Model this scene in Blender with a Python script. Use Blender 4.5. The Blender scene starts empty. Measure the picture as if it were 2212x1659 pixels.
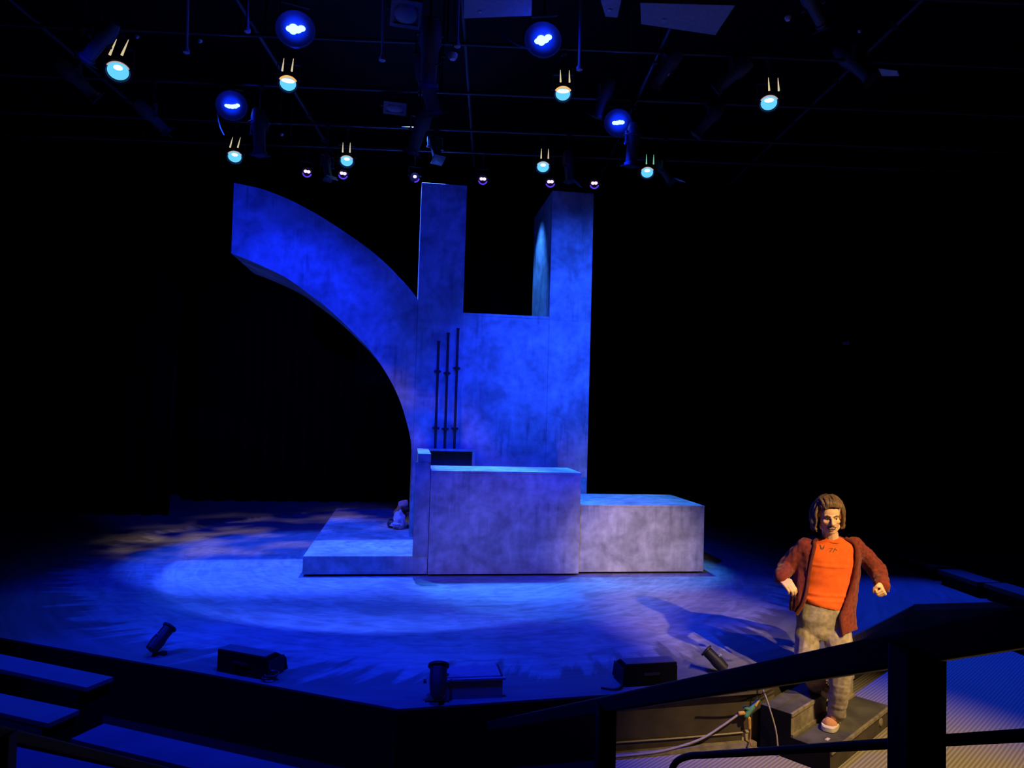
import bpy, bmesh, math, random
from mathutils import Vector, Matrix, noise
random.seed(7)
PI = math.pi
sc = bpy.context.scene
col = sc.collection

# ------------------------------------------------------------------ camera
F_PX, IMG_W, IMG_H = 1544.47, 2212.0, 1659.0
YAW, PITCH, ROLL = math.radians(8.315), math.radians(2.164), math.radians(1.636)
EYE = Vector((0, 0, 2.0))
FW = Vector((math.sin(YAW)*math.cos(PITCH), math.cos(YAW)*math.cos(PITCH), math.sin(PITCH)))
_r0 = Vector((math.cos(YAW), -math.sin(YAW), 0)); _u0 = _r0.cross(FW)
RT = math.cos(ROLL)*_r0 + math.sin(ROLL)*_u0
UP = -math.sin(ROLL)*_r0 + math.cos(ROLL)*_u0
cam = bpy.data.cameras.new('camera'); cam_o = bpy.data.objects.new('camera', cam); col.objects.link(cam_o)
cam.sensor_width = 36.0; cam.lens = F_PX/IMG_W*36.0; cam.clip_start = 0.05; cam.clip_end = 100
M = Matrix((RT, UP, -FW)).transposed().to_4x4(); M.translation = EYE
cam_o.matrix_world = M
sc.camera = cam_o

def ray(x, y): return FW + (x-IMG_W/2)/F_PX*RT - (y-IMG_H/2)/F_PX*UP
def onz(x, y, z): d = ray(x, y); return EYE + d*((z-EYE.z)/d.z)
def ony(x, y, Y): d = ray(x, y); return EYE + d*(Y/d.y)
def ond(x, y, D): return EYE + ray(x, y)*D
GRID_K = 0.118                                   # the lighting grid is turned a little against the set
def on_row(x, y, v): d = ray(x, y); return EYE + d*(v/(d.y + GRID_K*d.x))

# ------------------------------------------------------------------ world, exposure, main light
w = bpy.data.worlds.new('world'); sc.world = w; w.use_nodes = True
w.node_tree.nodes['Background'].inputs[0].default_value = (0.0, 0.0, 0.0, 1)
w.node_tree.nodes['Background'].inputs[1].default_value = 0.0
vs = sc.view_settings
vs.view_transform = 'Standard'; vs.look = 'None'; vs.exposure = 0.0; vs.gamma = 1.0; vs.use_curve_mapping = False
sc.cycles.max_bounces = 6; sc.cycles.diffuse_bounces = 3; sc.cycles.glossy_bounces = 2
sc.cycles.sample_clamp_indirect = 3.0; sc.cycles.use_denoising = True
sc.cycles.caustics_reflective = False; sc.cycles.caustics_refractive = False

BLUE = (0.0025, 0.017, 1.0); CYAN = (0.035, 0.27, 1.0); WARM = (1.0, 0.64, 0.26)
def spot(name, loc, aim, energy, color, angle, blend=0.4, size=0.06, gobo=None):
    l = bpy.data.lights.new(name, 'SPOT'); l.energy = energy; l.color = color
    l.spot_size = math.radians(angle); l.spot_blend = blend; l.shadow_soft_size = size
    o = bpy.data.objects.new(name, l); col.objects.link(o)
    o.location = loc
    o.rotation_euler = (Vector(aim)-Vector(loc)).to_track_quat('-Z', 'Y').to_euler()
    if gobo:                                     # a break-up pattern in the lamp's own gate
        l.use_nodes = True; nt = l.node_tree; em = nt.nodes['Emission']
        tc = nt.nodes.new('ShaderNodeTexCoord'); nz = nt.nodes.new('ShaderNodeTexNoise'); rp = nt.nodes.new('ShaderNodeValToRGB')
        nz.inputs['Scale'].default_value = gobo; nz.inputs['Detail'].default_value = 1.0
        rp.color_ramp.elements[0].position = 0.45; rp.color_ramp.elements[1].position = 0.72
        nt.links.new(tc.outputs['Normal'], nz.inputs['Vector']); nt.links.new(nz.outputs[0], rp.inputs[0])
        nt.links.new(rp.outputs[0], em.inputs['Strength'])
    return o
# spots with no fixture of their own; blue washes added, sources unseen
spot('added_blue_left', (-3.2, 3.8, 5.0), (-2.5, 10.1, 3.6), 1900, BLUE, 34, 1.0)
spot('added_blue_right', (4.2, 4.0, 5.0), (2.45, 10.1, 3.3), 3800, (0.010, 0.075, 1.0), 31, 1.0)
spot('added_blue_centre', (0.2, 3.6, 4.6), (0.7, 10.1, 3.3), 1050, BLUE, 44, 1.0)
spot('added_blue_floor', (0.3, 4.4, 5.7), (0.4, 7.4, 0), 1900, BLUE, 78, 0.8)
spot('added_blue_bench', (-5.0, 5.6, 5.6), (-1.9, 4.7, 0), 1500, BLUE, 44, 0.5)
spot('added_blue_pit', (6.6, 9.0, 5.8), (5.9, 6.7, -0.5), 2200, (0.006, 0.04, 1.0), 36, 0.7)
spot('house_pool', (-0.05, 10.25, 6.35), (-0.05, 9.55, 0), 4600, (0.035, 0.11, 1.0), 48, 0.10, 0.03)
spot('left_floor_fill', (-2.7, 8.8, 6.2), (-1.5, 9.8, 0), 2600, (0.015, 0.07, 1.0), 38, 0.4, 0.03)  # added to fill the floor where the arch blocks the pool spot
spot('slot_fill', (1.35, 10.85, 5.45), (2.0, 11.0, 3.9), 260, (0.03, 0.2, 1.0), 60, 0.8, 0.04)  # added cyan spot beside a violet lamp, brightens the slot's side
spot('aisle_spot', (4.4, -0.2, 4.4), (3.32, 5.3, 0.72), 1950, WARM, 17, 0.8, 0.05)
spot('aisle_floor_fill', (4.2, 1.4, 4.9), (3.5, 4.6, -0.5), 1700, WARM, 36, 0.9, 0.05)  # added second spot for the aisle light on carpet and fascia
spot('floor_spot_warm', (2.35, 5.5, 0.2), (2.75, 8.85, 0.35), 90, (1.0, 0.68, 0.42), 40, 1.0, 0.04)
spot('front_warm_wash', (1.0, -1.5, 4.2), (3.0, 8.8, 0.3), 2700, (1.0, 0.76, 0.46), 11.5, 1.0, 0.1)
spot('front_lilac_fill', (0.6, -1.5, 4.0), (1.15, 8.8, 0.3), 420, (1.0, 0.74, 0.74), 15.5, 1.0, 0.1)  # added fill that tints the block fronts lilac
spot('leaf_gobo_left', (-5.2, 9.6, 5.4), (-2.0, 11.7, 0), 520, (1.0, 0.7, 0.36), 46, 0.8, 0.02, gobo=9.0)
spot('leaf_gobo_wall', (-3.4, 6.0, 5.2), (0.1, 10.1, 1.75), 260, (1.0, 0.66, 0.34), 17, 0.9, 0.02, gobo=11.0)

# ------------------------------------------------------------------ materials
def new_mat(name):
    m = bpy.data.materials.new(name); m.use_nodes = True
    return m, m.node_tree, m.node_tree.nodes['Principled BSDF']
def plain(name, c, rough=0.6, metal=0.0, var=0.12, scale=18.0, bump=0.0, spec=0.3):
    m, nt, b = new_mat(name)
    tc = nt.nodes.new('ShaderNodeTexCoord'); nz = nt.nodes.new('ShaderNodeTexNoise'); rp = nt.nodes.new('ShaderNodeValToRGB')
    nz.inputs['Scale'].default_value = scale; nz.inputs['Detail'].default_value = 4
    nt.links.new(tc.outputs['Object'], nz.inputs['Vector']); nt.links.new(nz.outputs[0], rp.inputs[0])
    rp.color_ramp.elements[0].position = 0.3; rp.color_ramp.elements[1].position = 0.7
    rp.color_ramp.elements[0].color = (*[max(0, v*(1-var)) for v in c], 1)
    rp.color_ramp.elements[1].color = (*[min(1, v*(1+var)) for v in c], 1)
    nt.links.new(rp.outputs[0], b.inputs['Base Color'])
    b.inputs['Roughness'].default_value = rough; b.inputs['Metallic'].default_value = metal
    b.inputs['Specular IOR Level'].default_value = spec
    if bump:
        bp = nt.nodes.new('ShaderNodeBump'); bp.inputs['Strength'].default_value = bump; bp.inputs['Distance'].default_value = 0.01
        nt.links.new(nz.outputs[0], bp.inputs['Height']); nt.links.new(bp.outputs[0], b.inputs['Normal'])
    return m
def emit(name, c, s):
    m, nt, b = new_mat(name)
    b.inputs['Base Color'].default_value = (0.02, 0.02, 0.02, 1)
    b.inputs['Emission Color'].default_value = (*c, 1); b.inputs['Emission Strength'].default_value = s
    return m
def plaster():
    m, nt, b = new_mat('set_plaster'); N = nt.nodes.new; L = nt.links.new
    tc = N('ShaderNodeTexCoord')
    n1 = N('ShaderNodeTexNoise'); n1.inputs['Scale'].default_value = 2.3; n1.inputs['Detail'].default_value = 6; n1.inputs['Distortion'].default_value = 0.8
    n2 = N('ShaderNodeTexNoise'); n2.inputs['Scale'].default_value = 9; n2.inputs['Detail'].default_value = 5
    mp = N('ShaderNodeMapping'); mp.inputs['Scale'].default_value = (9, 9, 0.9)
    n3 = N('ShaderNodeTexNoise'); n3.inputs['Scale'].default_value = 1.6; n3.inputs['Detail'].default_value = 3
    L(tc.outputs['Object'], n1.inputs['Vector']); L(tc.outputs['Object'], n2.inputs['Vector']); L(tc.outputs['Object'], mp.inputs['Vector']); L(mp.outputs[0], n3.inputs['Vector'])
    r1 = N('ShaderNodeValToRGB'); r1.color_ramp.elements[0].position = 0.33; r1.color_ramp.elements[1].position = 0.68
    r1.color_ramp.elements[0].color = (0.30, 0.29, 0.275, 1); r1.color_ramp.elements[1].color = (0.58, 0.565, 0.54, 1)
    L(n1.outputs[0], r1.inputs[0])
    r2 = N('ShaderNodeValToRGB'); r2.color_ramp.elements[0].position = 0.35; r2.color_ramp.elements[1].position = 0.65
    r2.color_ramp.elements[0].color = (0.8, 0.8, 0.8, 1); r2.color_ramp.elements[1].color = (1.12, 1.12, 1.12, 1)
    L(n2.outputs[0], r2.inputs[0])
    r3 = N('ShaderNodeValToRGB'); r3.color_ramp.elements[0].position = 0.30; r3.color_ramp.elements[1].position = 0.47
    r3.color_ramp.elements[0].color = (0.5, 0.5, 0.52, 1); r3.color_ramp.elements[1].color = (1, 1, 1, 1)
    L(n3.outputs[0], r3.inputs[0])
    mx = N('ShaderNodeMix'); mx.data_type = 'RGBA'; mx.blend_type = 'MULTIPLY'; mx.inputs[0].default_value = 1
    L(r1.outputs[0], mx.inputs[6]); L(r2.outputs[0], mx.inputs[7])
    my = N('ShaderNodeMix'); my.data_type = 'RGBA'; my.blend_type = 'MULTIPLY'; n4 = N('ShaderNodeTexNoise'); n4.inputs['Scale'].default_value = 1.5; n4.inputs['Detail'].default_value = 2; L(tc.outputs['Object'], n4.inputs['Vector'])
    r4 = N('ShaderNodeMapRange'); r4.inputs['From Min'].default_value = 0.46; r4.inputs['From Max'].default_value = 0.64; r4.inputs['To Min'].default_value = 0.1; r4.inputs['To Max'].default_value = 0.95; L(n4.outputs[0], r4.inputs[0]); L(r4.outputs[0], my.inputs[0])
    L(mx.outputs[2], my.inputs[6]); L(r3.outputs[0], my.inputs[7])
    L(my.outputs[2], b.inputs['Base Color']); b.inputs['Roughness'].default_value = 0.75; b.inputs['Specular IOR Level'].default_value = 0.2
    bp = N('ShaderNodeBump'); bp.inputs['Strength'].default_value = 0.35; bp.inputs['Distance'].default_value = 0.01
    L(n2.outputs[0], bp.inputs['Height']); L(bp.outputs[0], b.inputs['Normal'])
    return m
def stage_paint():
    # dark deck with a paler brushed disc whose rim is ragged, strokes running round the disc
    m, nt, b = new_mat('stage_paint'); N = nt.nodes.new; L = nt.links.new
    def math_(op, a=None, bb=None, va=None, vb=None):
        n = N('ShaderNodeMath'); n.operation = op
        if a is not None: L(a, n.inputs[0])
        elif va is not None: n.inputs[0].default_value = va
        if bb is not None: L(bb, n.inputs[1])
        elif vb is not None: n.inputs[1].default_value = vb
        return n.outputs[0]
    ge = N('ShaderNodeNewGeometry'); sp = N('ShaderNodeSeparateXYZ'); L(ge.outputs['Position'], sp.inputs[0])
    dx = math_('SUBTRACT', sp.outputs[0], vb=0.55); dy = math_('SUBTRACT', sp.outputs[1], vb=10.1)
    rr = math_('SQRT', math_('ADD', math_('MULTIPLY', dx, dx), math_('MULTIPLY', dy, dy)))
    an = math_('ARCTAN2', dx, dy)
    # swirl: strokes lean outward as they go round
    cb = N('ShaderNodeCombineXYZ'); L(math_('ADD', math_('MULTIPLY', an, vb=3.2), math_('MULTIPLY', rr, vb=0.9)), cb.inputs[0]); L(math_('MULTIPLY', rr, vb=4.2), cb.inputs[1])
    st = N('ShaderNodeTexNoise'); st.inputs['Scale'].default_value = 1.7; st.inputs['Detail'].default_value = 6; st.inputs['Distortion'].default_value = 1.4
    L(cb.outputs[0], st.inputs['Vector'])
    cb2 = N('ShaderNodeCombineXYZ'); L(math_('ADD', math_('MULTIPLY', an, vb=26.0), math_('MULTIPLY', rr, vb=-2.6)), cb2.inputs[0]); L(math_('MULTIPLY', rr, vb=1.1), cb2.inputs[1])
    rg = N('ShaderNodeTexNoise'); rg.inputs['Scale'].default_value = 1.3; rg.inputs['Detail'].default_value = 5
    L(cb2.outputs[0], rg.inputs['Vector'])
    big = N('ShaderNodeTexNoise'); big.inputs['Scale'].default_value = 0.9; big.inputs['Detail'].default_value = 3; L(ge.outputs['Position'], big.inputs['Vector'])
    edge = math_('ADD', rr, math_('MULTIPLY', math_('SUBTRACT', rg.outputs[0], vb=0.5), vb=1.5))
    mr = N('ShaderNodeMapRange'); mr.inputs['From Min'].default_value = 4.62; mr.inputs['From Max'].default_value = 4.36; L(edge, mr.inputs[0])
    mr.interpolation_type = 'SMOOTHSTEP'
    mpp = N('ShaderNodeMapping'); mpp.inputs['Scale'].default_value = (1.0, 1.9, 1.0); L(ge.outputs['Position'], mpp.inputs['Vector'])
    pt_ = N('ShaderNodeTexNoise'); pt_.inputs['Scale'].default_value = 4.2; pt_.inputs['Detail'].default_value = 7; pt_.inputs['Distortion'].default_value = 1.1; L(mpp.outputs[0], pt_.inputs['Vector'])
    mixed = math_('ADD', math_('MULTIPLY', st.outputs[0], vb=0.5), math_('MULTIPLY', pt_.outputs[0], vb=0.5))
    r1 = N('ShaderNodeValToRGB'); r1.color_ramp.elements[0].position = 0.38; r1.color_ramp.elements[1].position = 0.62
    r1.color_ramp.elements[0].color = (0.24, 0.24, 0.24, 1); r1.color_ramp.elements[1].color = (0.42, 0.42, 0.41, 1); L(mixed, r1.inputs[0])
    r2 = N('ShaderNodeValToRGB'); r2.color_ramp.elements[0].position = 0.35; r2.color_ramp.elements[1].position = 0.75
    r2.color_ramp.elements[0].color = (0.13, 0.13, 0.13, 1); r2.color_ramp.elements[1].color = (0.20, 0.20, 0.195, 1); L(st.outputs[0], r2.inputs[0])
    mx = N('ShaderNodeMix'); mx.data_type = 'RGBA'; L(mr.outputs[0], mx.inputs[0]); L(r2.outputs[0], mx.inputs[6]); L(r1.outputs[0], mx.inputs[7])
    L(mx.outputs[2], b.inputs['Base Color']); b.inputs['Roughness'].default_value = 0.6; b.inputs['Specular IOR Level'].default_value = 0.15
    bp = N('ShaderNodeBump'); bp.inputs['Strength'].default_value = 0.25; bp.inputs['Distance'].default_value = 0.01
    L(st.outputs[0], bp.inputs['Height']); L(bp.outputs[0], b.inputs['Normal'])
    return m
def carpet():
    m, nt, b = new_mat('ribbed_carpet'); N = nt.nodes.new; L = nt.links.new
    ge = N('ShaderNodeNewGeometry'); mp = N('ShaderNodeMapping'); mp.inputs['Rotation'].default_value = (0, 0, math.radians(54))
    L(ge.outputs['Position'], mp.inputs['Vector'])
    wv = N('ShaderNodeTexWave'); wv.bands_direction = 'X'; wv.inputs['Scale'].default_value = 11.5; wv.inputs['Distortion'].default_value = 0.25; wv.inputs['Detail'].default_value = 1
    L(mp.outputs[0], wv.inputs['Vector'])
    nz = N('ShaderNodeTexNoise'); nz.inputs['Scale'].default_value = 160; L(ge.outputs['Position'], nz.inputs['Vector'])
    r1 = N('ShaderNodeValToRGB'); r1.color_ramp.elements[0].color = (0.25, 0.225, 0.18, 1); r1.color_ramp.elements[1].color = (0.42, 0.385, 0.315, 1); L(wv.outputs[0], r1.inputs[0])
    r2 = N('ShaderNodeValToRGB'); r2.color_ramp.elements[0].color = (0.8, 0.8, 0.8, 1); r2.color_ramp.elements[1].color = (1.1, 1.1, 1.1, 1); L(nz.outputs[0], r2.inputs[0])
    mx = N('ShaderNodeMix'); mx.data_type = 'RGBA'; mx.blend_type = 'MULTIPLY'; mx.inputs[0].default_value = 1; L(r1.outputs[0], mx.inputs[6]); L(r2.outputs[0], mx.inputs[7])
    L(mx.outputs[2], b.inputs['Base Color']); b.inputs['Roughness'].default_value = 0.95; b.inputs['Specular IOR Level'].default_value = 0.05
    bp = N('ShaderNodeBump'); bp.inputs['Strength'].default_value = 0.5; bp.inputs['Distance'].default_value = 0.006; L(wv.outputs[0], bp.inputs['Height']); L(bp.outputs[0], b.inputs['Normal'])
    return m
PLASTER = plaster(); FLOOR = stage_paint(); CARPET = carpet()
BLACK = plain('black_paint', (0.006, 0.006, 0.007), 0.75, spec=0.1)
VELVET = plain('black_velvet', (0.0035, 0.0035, 0.004), 0.95, spec=0.02)
RAIL = plain('black_rail_steel', (0.008, 0.008, 0.010), 0.5, spec=0.25)
STEEL = plain('dark_fixture_metal', (0.06, 0.06, 0.065), 0.5, 0.0, spec=0.4)
GRIP = plain('bare_pipe_steel', (0.06, 0.06, 0.063), 0.4, 0.3)
PALE = plain('pale_metal', (0.5, 0.5, 0.5), 0.5)
CAN = plain('black_can', (0.02, 0.02, 0.022), 0.5, spec=0.3)
PIPEM = plain('iron_pipe', (0.035, 0.03, 0.028), 0.5, 0.2)
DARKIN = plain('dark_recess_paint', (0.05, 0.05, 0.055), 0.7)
DECKEDGE = plain('deck_edge_paint', (0.11, 0.095, 0.07), 0.7, var=0.3, scale=9)
FASCIA = plain('fascia_board', (0.075, 0.062, 0.045), 0.8, var=0.3, scale=6)
STEPP = plain('worn_step_paint', (0.085, 0.083, 0.075), 0.55, var=0.45, scale=5, bump=0.1)
NOSING = plain('worn_nosing', (0.26, 0.23, 0.16), 0.6, var=0.35, scale=14)
BENCHTOP = plain('bench_top_paint', (0.16, 0.16, 0.165), 0.55, var=0.12, scale=4)
PANELM = plain('baffle_board', (0.3, 0.3, 0.32), 0.8)
ROPE = plain('pale_cable', (0.42, 0.38, 0.28), 0.6)
GREEN = plain('green_connector', (0.10, 0.30, 0.16), 0.5)
YELLOW = plain('yellow_tape', (0.7, 0.42, 0.08), 0.6)
ORANGECABLE = plain('orange_cable', (0.4, 0.2, 0.07), 0.6)
E_CYAN = emit('cyan_lens', (0.10, 0.5, 1.0), 1.35)
E_HOT = emit('hot_lamp', (1.0, 0.93, 0.75), 1.6)
E_AMBER = emit('amber_flare', (1.0, 0.55, 0.16), 0.9)
E_VENT = emit('vent_glow', (0.85, 0.72, 0.42), 0.75)
E_RIM = emit('rim_glow', (0.85, 0.75, 0.72), 0.55)
E_VENTG = emit('vent_glow_green', (0.25, 0.75, 0.45), 0.7)
E_LED = emit('led_blue_core', (0.32, 0.85, 1.0), 2.6)
E_BLUE = emit('led_blue_rim', (0.0, 0.025, 1.0), 0.9)
def halo_glow():  # led's halo put into the lens as glow fading outward
    m, nt, b = new_mat('led_halo'); N = nt.nodes.new; L = nt.links.new
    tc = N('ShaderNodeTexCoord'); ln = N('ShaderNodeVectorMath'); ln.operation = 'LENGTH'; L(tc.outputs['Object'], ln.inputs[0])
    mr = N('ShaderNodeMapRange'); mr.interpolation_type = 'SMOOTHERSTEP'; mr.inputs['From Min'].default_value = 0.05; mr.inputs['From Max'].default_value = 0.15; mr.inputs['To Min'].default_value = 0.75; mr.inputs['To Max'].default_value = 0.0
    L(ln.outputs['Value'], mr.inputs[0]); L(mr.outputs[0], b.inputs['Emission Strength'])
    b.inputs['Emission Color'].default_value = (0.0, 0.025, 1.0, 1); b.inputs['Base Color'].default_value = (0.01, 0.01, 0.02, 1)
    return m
E_HALO = halo_glow()
E_PINK = emit('led_pink_core', (1.0, 0.62, 1.0), 1.5)
E_PURP = emit('purple_rim_glow', (0.13, 0.05, 1.0), 0.85)

# ------------------------------------------------------------------ mesh building
LOC = {}
class MB:
    def __init__(s): s.v = []; s.f = []
    def add(s, vs_, fs): n = len(s.v); s.v += [Vector(p) for p in vs_]; s.f += [tuple(i+n for i in f) for f in fs]; return s
    def box(s, lo, hi, M=None):
        x0, y0, z0 = lo; x1, y1, z1 = hi
        P = [(x0,y0,z0),(x1,y0,z0),(x1,y1,z0),(x0,y1,z0),(x0,y0,z1),(x1,y0,z1),(x1,y1,z1),(x0,y1,z1)]
        if M is not None: P = [M @ Vector(p) for p in P]
        return s.add(P, [(0,3,2,1),(4,5,6,7),(0,1,5,4),(1,2,6,5),(2,3,7,6),(3,0,4,7)])
    def prism(s, poly, z0, z1):
        n = len(poly)
        return s.add([(x,y,z0) for x,y in poly]+[(x,y,z1) for x,y in poly],
                     [tuple(reversed(range(n))), tuple(range(n,2*n))]+[(i,(i+1)%n,n+(i+1)%n,n+i) for i in range(n)])
    def slab_y(s, pts, y0, y1):          # outline in x,z (counter-clockwise seen from the front) pushed back along y, quads between two curves
        n = len(pts)
        return s.add([(x,y0,z) for x,z in pts]+[(x,y1,z) for x,z in pts],
                     [tuple(range(n)), tuple(reversed(range(n,2*n)))]+[((i+1)%n,i,n+i,n+(i+1)%n) for i in range(n)])
    def bar(s, p0, p1, wd, ht, up=Vector((0,0,1))):
        p0 = Vector(p0); p1 = Vector(p1); d = (p1-p0); L = d.length; d.normalize(); x = d.cross(up).normalized(); z = x.cross(d)
        M = Matrix((x, d, z)).transposed().to_4x4(); M.translation = p0
        return s.box((-wd/2,0,-ht/2),(wd/2,L,ht/2),M)
    def tube(s, pts, r, n=10, r1=None):
        pts = [Vector(p) for p in pts]; m = len(pts); vs_ = []; fs = []
        t0 = (pts[1]-pts[0]).normalized(); a = t0.orthogonal().normalized()
        for i, p in enumerate(pts):
            t = (pts[min(i+1,m-1)]-pts[max(i-1,0)]).normalized()
            a = (a - t*a.dot(t)).normalized(); b = t.cross(a)
            rr = r if r1 is None else r+(r1-r)*i/(m-1)
            vs_ += [p + a*rr*math.cos(2*PI*k/n) + b*rr*math.sin(2*PI*k/n) for k in range(n)]
        for i in range(m-1):
            fs += [(i*n+k, i*n+(k+1)%n, (i+1)*n+(k+1)%n, (i+1)*n+k) for k in range(n)]
        fs += [tuple(reversed(range(n))), tuple(range((m-1)*n, m*n))]
        return s.add(vs_, fs)
    def lathe(s, prof, n=20, M=None, cap=True):   # profile of (radius, z)
        vs_ = []; fs = []
        for r, z in prof: vs_ += [Vector((r*math.cos(2*PI*k/n), r*math.sin(2*PI*k/n), z)) for k in range(n)]
        for i in range(len(prof)-1): fs += [(i*n+k, i*n+(k+1)%n, (i+1)*n+(k+1)%n, (i+1)*n+k) for k in range(n)]
        if cap: fs += [tuple(reversed(range(n))), tuple(range((len(prof)-1)*n, len(prof)*n))]
        if M is not None: vs_ = [M @ p for p in vs_]
        return s.add(vs_, fs)
    def ell(s, c, r, R=None, n=16, m=10):
        vs_ = []; fs = []; c = Vector(c)
        if isinstance(r, (int, float)): r = (r, r, r)
        for i in range(m+1):
            t = PI*i/m
            for k in range(n):
                p = Vector((r[0]*math.sin(t)*math.cos(2*PI*k/n), r[1]*math.sin(t)*math.sin(2*PI*k/n), r[2]*math.cos(t)))
                vs_.append(c + (R @ p if R is not None else p))
        for i in range(m): fs += [(i*n+k, (i+1)*n+k, (i+1)*n+(k+1)%n, i*n+(k+1)%n) for k in range(n)]
        b0 = len(s.v); s.add(vs_, fs); return s
    def cap(s, p0, r0, p1, r1):
        p0 = Vector(p0); p1 = Vector(p1); s.ell(p0, r0, n=12, m=8); s.ell(p1, r1, n=12, m=8)
        if (p1-p0).length > 1e-5: s.tube([p0, p1], r0, 12, r1)
        return s
    def chain(s, pts, rs):
        for i in range(len(pts)-1): s.cap(pts[i], rs[i], pts[i+1], rs[i+1])
        return s
    def loft(s, rings, n=28, e=2.3):    # ring = (centre, side vec, depth vec)
        vs_ = []; fs = []
        for c, a, b in rings:
            for k in range(n):
                t = 2*PI*k/n; ct, st = math.cos(t), math.sin(t)
                u = math.copysign(abs(ct)**(2/e), ct); v = math.copysign(abs(st)**(2/e), st)
                vs_.append(Vector(c)+Vector(a)*u+Vector(b)*v)
        m = len(rings)
        for i in range(m-1): fs += [(i*n+k, i*n+(k+1)%n, (i+1)*n+(k+1)%n, (i+1)*n+k) for k in range(n)]
        fs += [tuple(reversed(range(n))), tuple(range((m-1)*n, m*n))]
        return s.add(vs_, fs)
    def mesh(s, name, off=Vector((0,0,0))):
        me = bpy.data.meshes.new(name); me.from_pydata([p-off for p in s.v], [], s.f); me.validate()
        bm = bmesh.new(); bm.from_mesh(me); bmesh.ops.remove_doubles(bm, verts=bm.verts, dist=1e-6); bmesh.ops.recalc_face_normals(bm, faces=bm.faces); bm.to_mesh(me); bm.free()
        return me
    def build(s, name, m, parent=None, smooth=False, bevel=0.0, local=False):
        off = Vector((0,0,0)) if (parent is None or local) else LOC.get(parent.name, Vector((0,0,0)))
        me = s.mesh(name, off); me.materials.append(m)
        return link(name, me, parent, smooth, bevel)
def link(name, me, parent=None, smooth=False, bevel=0.0):
    o = bpy.data.objects.new(name, me); col.objects.link(o)
    if parent is not None:
        o.parent = parent
        if parent.name in LOC: LOC[o.name] = LOC[parent.name]
    if bevel:
        b = o.modifiers.new('bevel', 'BEVEL'); b.width = bevel; b.segments = 2; b.limit_method = 'ANGLE'; b.harden_normals = False
    if smooth:
        for p in me.polygons: p.use_smooth = True
        try: me.set_sharp_from_angle(angle=math.radians(40))
        except Exception: pass
    return o
def tag(o, label=None, cat=None, group=None, kind=None):
    if label: o['label'] = label
    if cat: o['category'] = cat
    if group: o['group'] = group
    if kind: o['kind'] = kind
    return o
def thing(name, loc, label, cat, group=None):
    o = bpy.data.objects.new(name, None); col.objects.link(o); o.location = loc; o.empty_display_size = 0.1
    LOC[o.name] = Vector(loc); return tag(o, label, cat, group)
def struct(o): o['kind'] = 'structure'; return o
def bez(pts, n=10):                       # smooth curve through points
    pts = [Vector(p) for p in pts]; out = []
    for i in range(len(pts)-1):
        p0 = pts[max(i-1,0)]; p1 = pts[i]; p2 = pts[i+1]; p3 = pts[min(i+2,len(pts)-1)]
        for k in range(n):
            t = k/n
            out.append(0.5*((2*p1)+(p2-p0)*t+(2*p0-5*p1+4*p2-p3)*t*t+(3*p1-p0-3*p2+p3)*t**3))
    out.append(pts[-1]); return out

# ------------------------------------------------------------------ room shell
FZ = -0.028; PIT = -0.5
E_ = Vector((0.809, 0.588, 0)); N_ = Vector((0.588, -0.809, 0)); CORNER = Vector((2.75, 5.2, 0))
def st(e, n, z): p = CORNER + E_*e + N_*n; return Vector((p.x, p.y, z))
edge_end = st(3.62, 0, 0)
outline = [(-9, 9.55), (-3.32, 6.65), (-1.44, 5.71), (0.01, 4.95), (2.75, 5.2), (edge_end.x, edge_end.y), (7.2, 7.4), (9.5, 7.4), (9.5, 16.5), (-9, 16.5)]
struct(MB().prism(outline, FZ-0.07, FZ).build('floor', FLOOR))
def inset(d):
    return [(x, y+d) for x, y in outline[:5]] + [(edge_end.x-0.6*d, edge_end.y+0.8*d), (7.2, 7.4+d), (9.5, 7.4+d), (9.5, 16.5), (-9, 16.5)]
struct(MB().prism(inset(0.05), PIT+0.005, FZ-0.07).build('wall_stage_front', FASCIA))
struct(MB().box((-9, -5, PIT-0.1), (9.5, 9.6, PIT)).build('floor_lower', CARPET))
struct(MB().box((-9, 16.5, PIT), (9.5, 16.7, 7.2)).build('wall_back', VELVET))
struct(MB().box((-9.2, -5, PIT), (-9, 16.7, 7.2)).build('wall_left', VELVET))
struct(MB().box((9.5, -5, PIT), (9.7, 16.7, 7.2)).build('wall_right', VELVET))
struct(MB().box((-9, -5.2, PIT), (9.5, -5, 7.2)).build('wall_rear', VELVET))
struct(MB().box((-9.2, -5.2, 7.2), (9.7, 16.7, 7.4)).build('ceiling', BLACK))
# deck edge board along the front, lit by the aisle lamp, and the pale foot trim below it
struct(MB().bar((1.51, 5.078, FZ-0.035), (2.75, 5.195, FZ-0.035), 0.012, 0.066).build('trim_1', DECKEDGE))
struct(MB().bar((1.52, 5.12, PIT+0.02), (2.72, 5.232, PIT+0.02), 0.06, 0.035).build('trim_2', NOSING))
struct(MB().bar(st(0.02, 0.006, FZ-0.035), st(3.6, 0.006, FZ-0.035), 0.012, 0.066).build('trim_3', DECKEDGE))
struct(MB().bar(st(-0.02, -0.03, FZ-0.008), st(0.42, -0.03, FZ-0.008), 0.09, 0.022).build('trim_4', NOSING))

k_ = 0  # black boards added: the stage front's unlit stretch put into colour
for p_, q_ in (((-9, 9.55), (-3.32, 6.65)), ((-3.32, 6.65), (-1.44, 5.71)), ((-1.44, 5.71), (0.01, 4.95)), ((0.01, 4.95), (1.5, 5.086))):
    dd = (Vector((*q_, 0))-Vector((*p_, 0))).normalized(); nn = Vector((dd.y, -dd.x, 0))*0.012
    struct(MB().bar(Vector((*p_, (PIT+FZ)/2-0.002))+nn, Vector((*q_, (PIT+FZ)/2-0.002))+nn, 0.022, FZ-PIT-0.006).build('trim_%d' % (5+k_), BLACK)); k_ += 1
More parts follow.
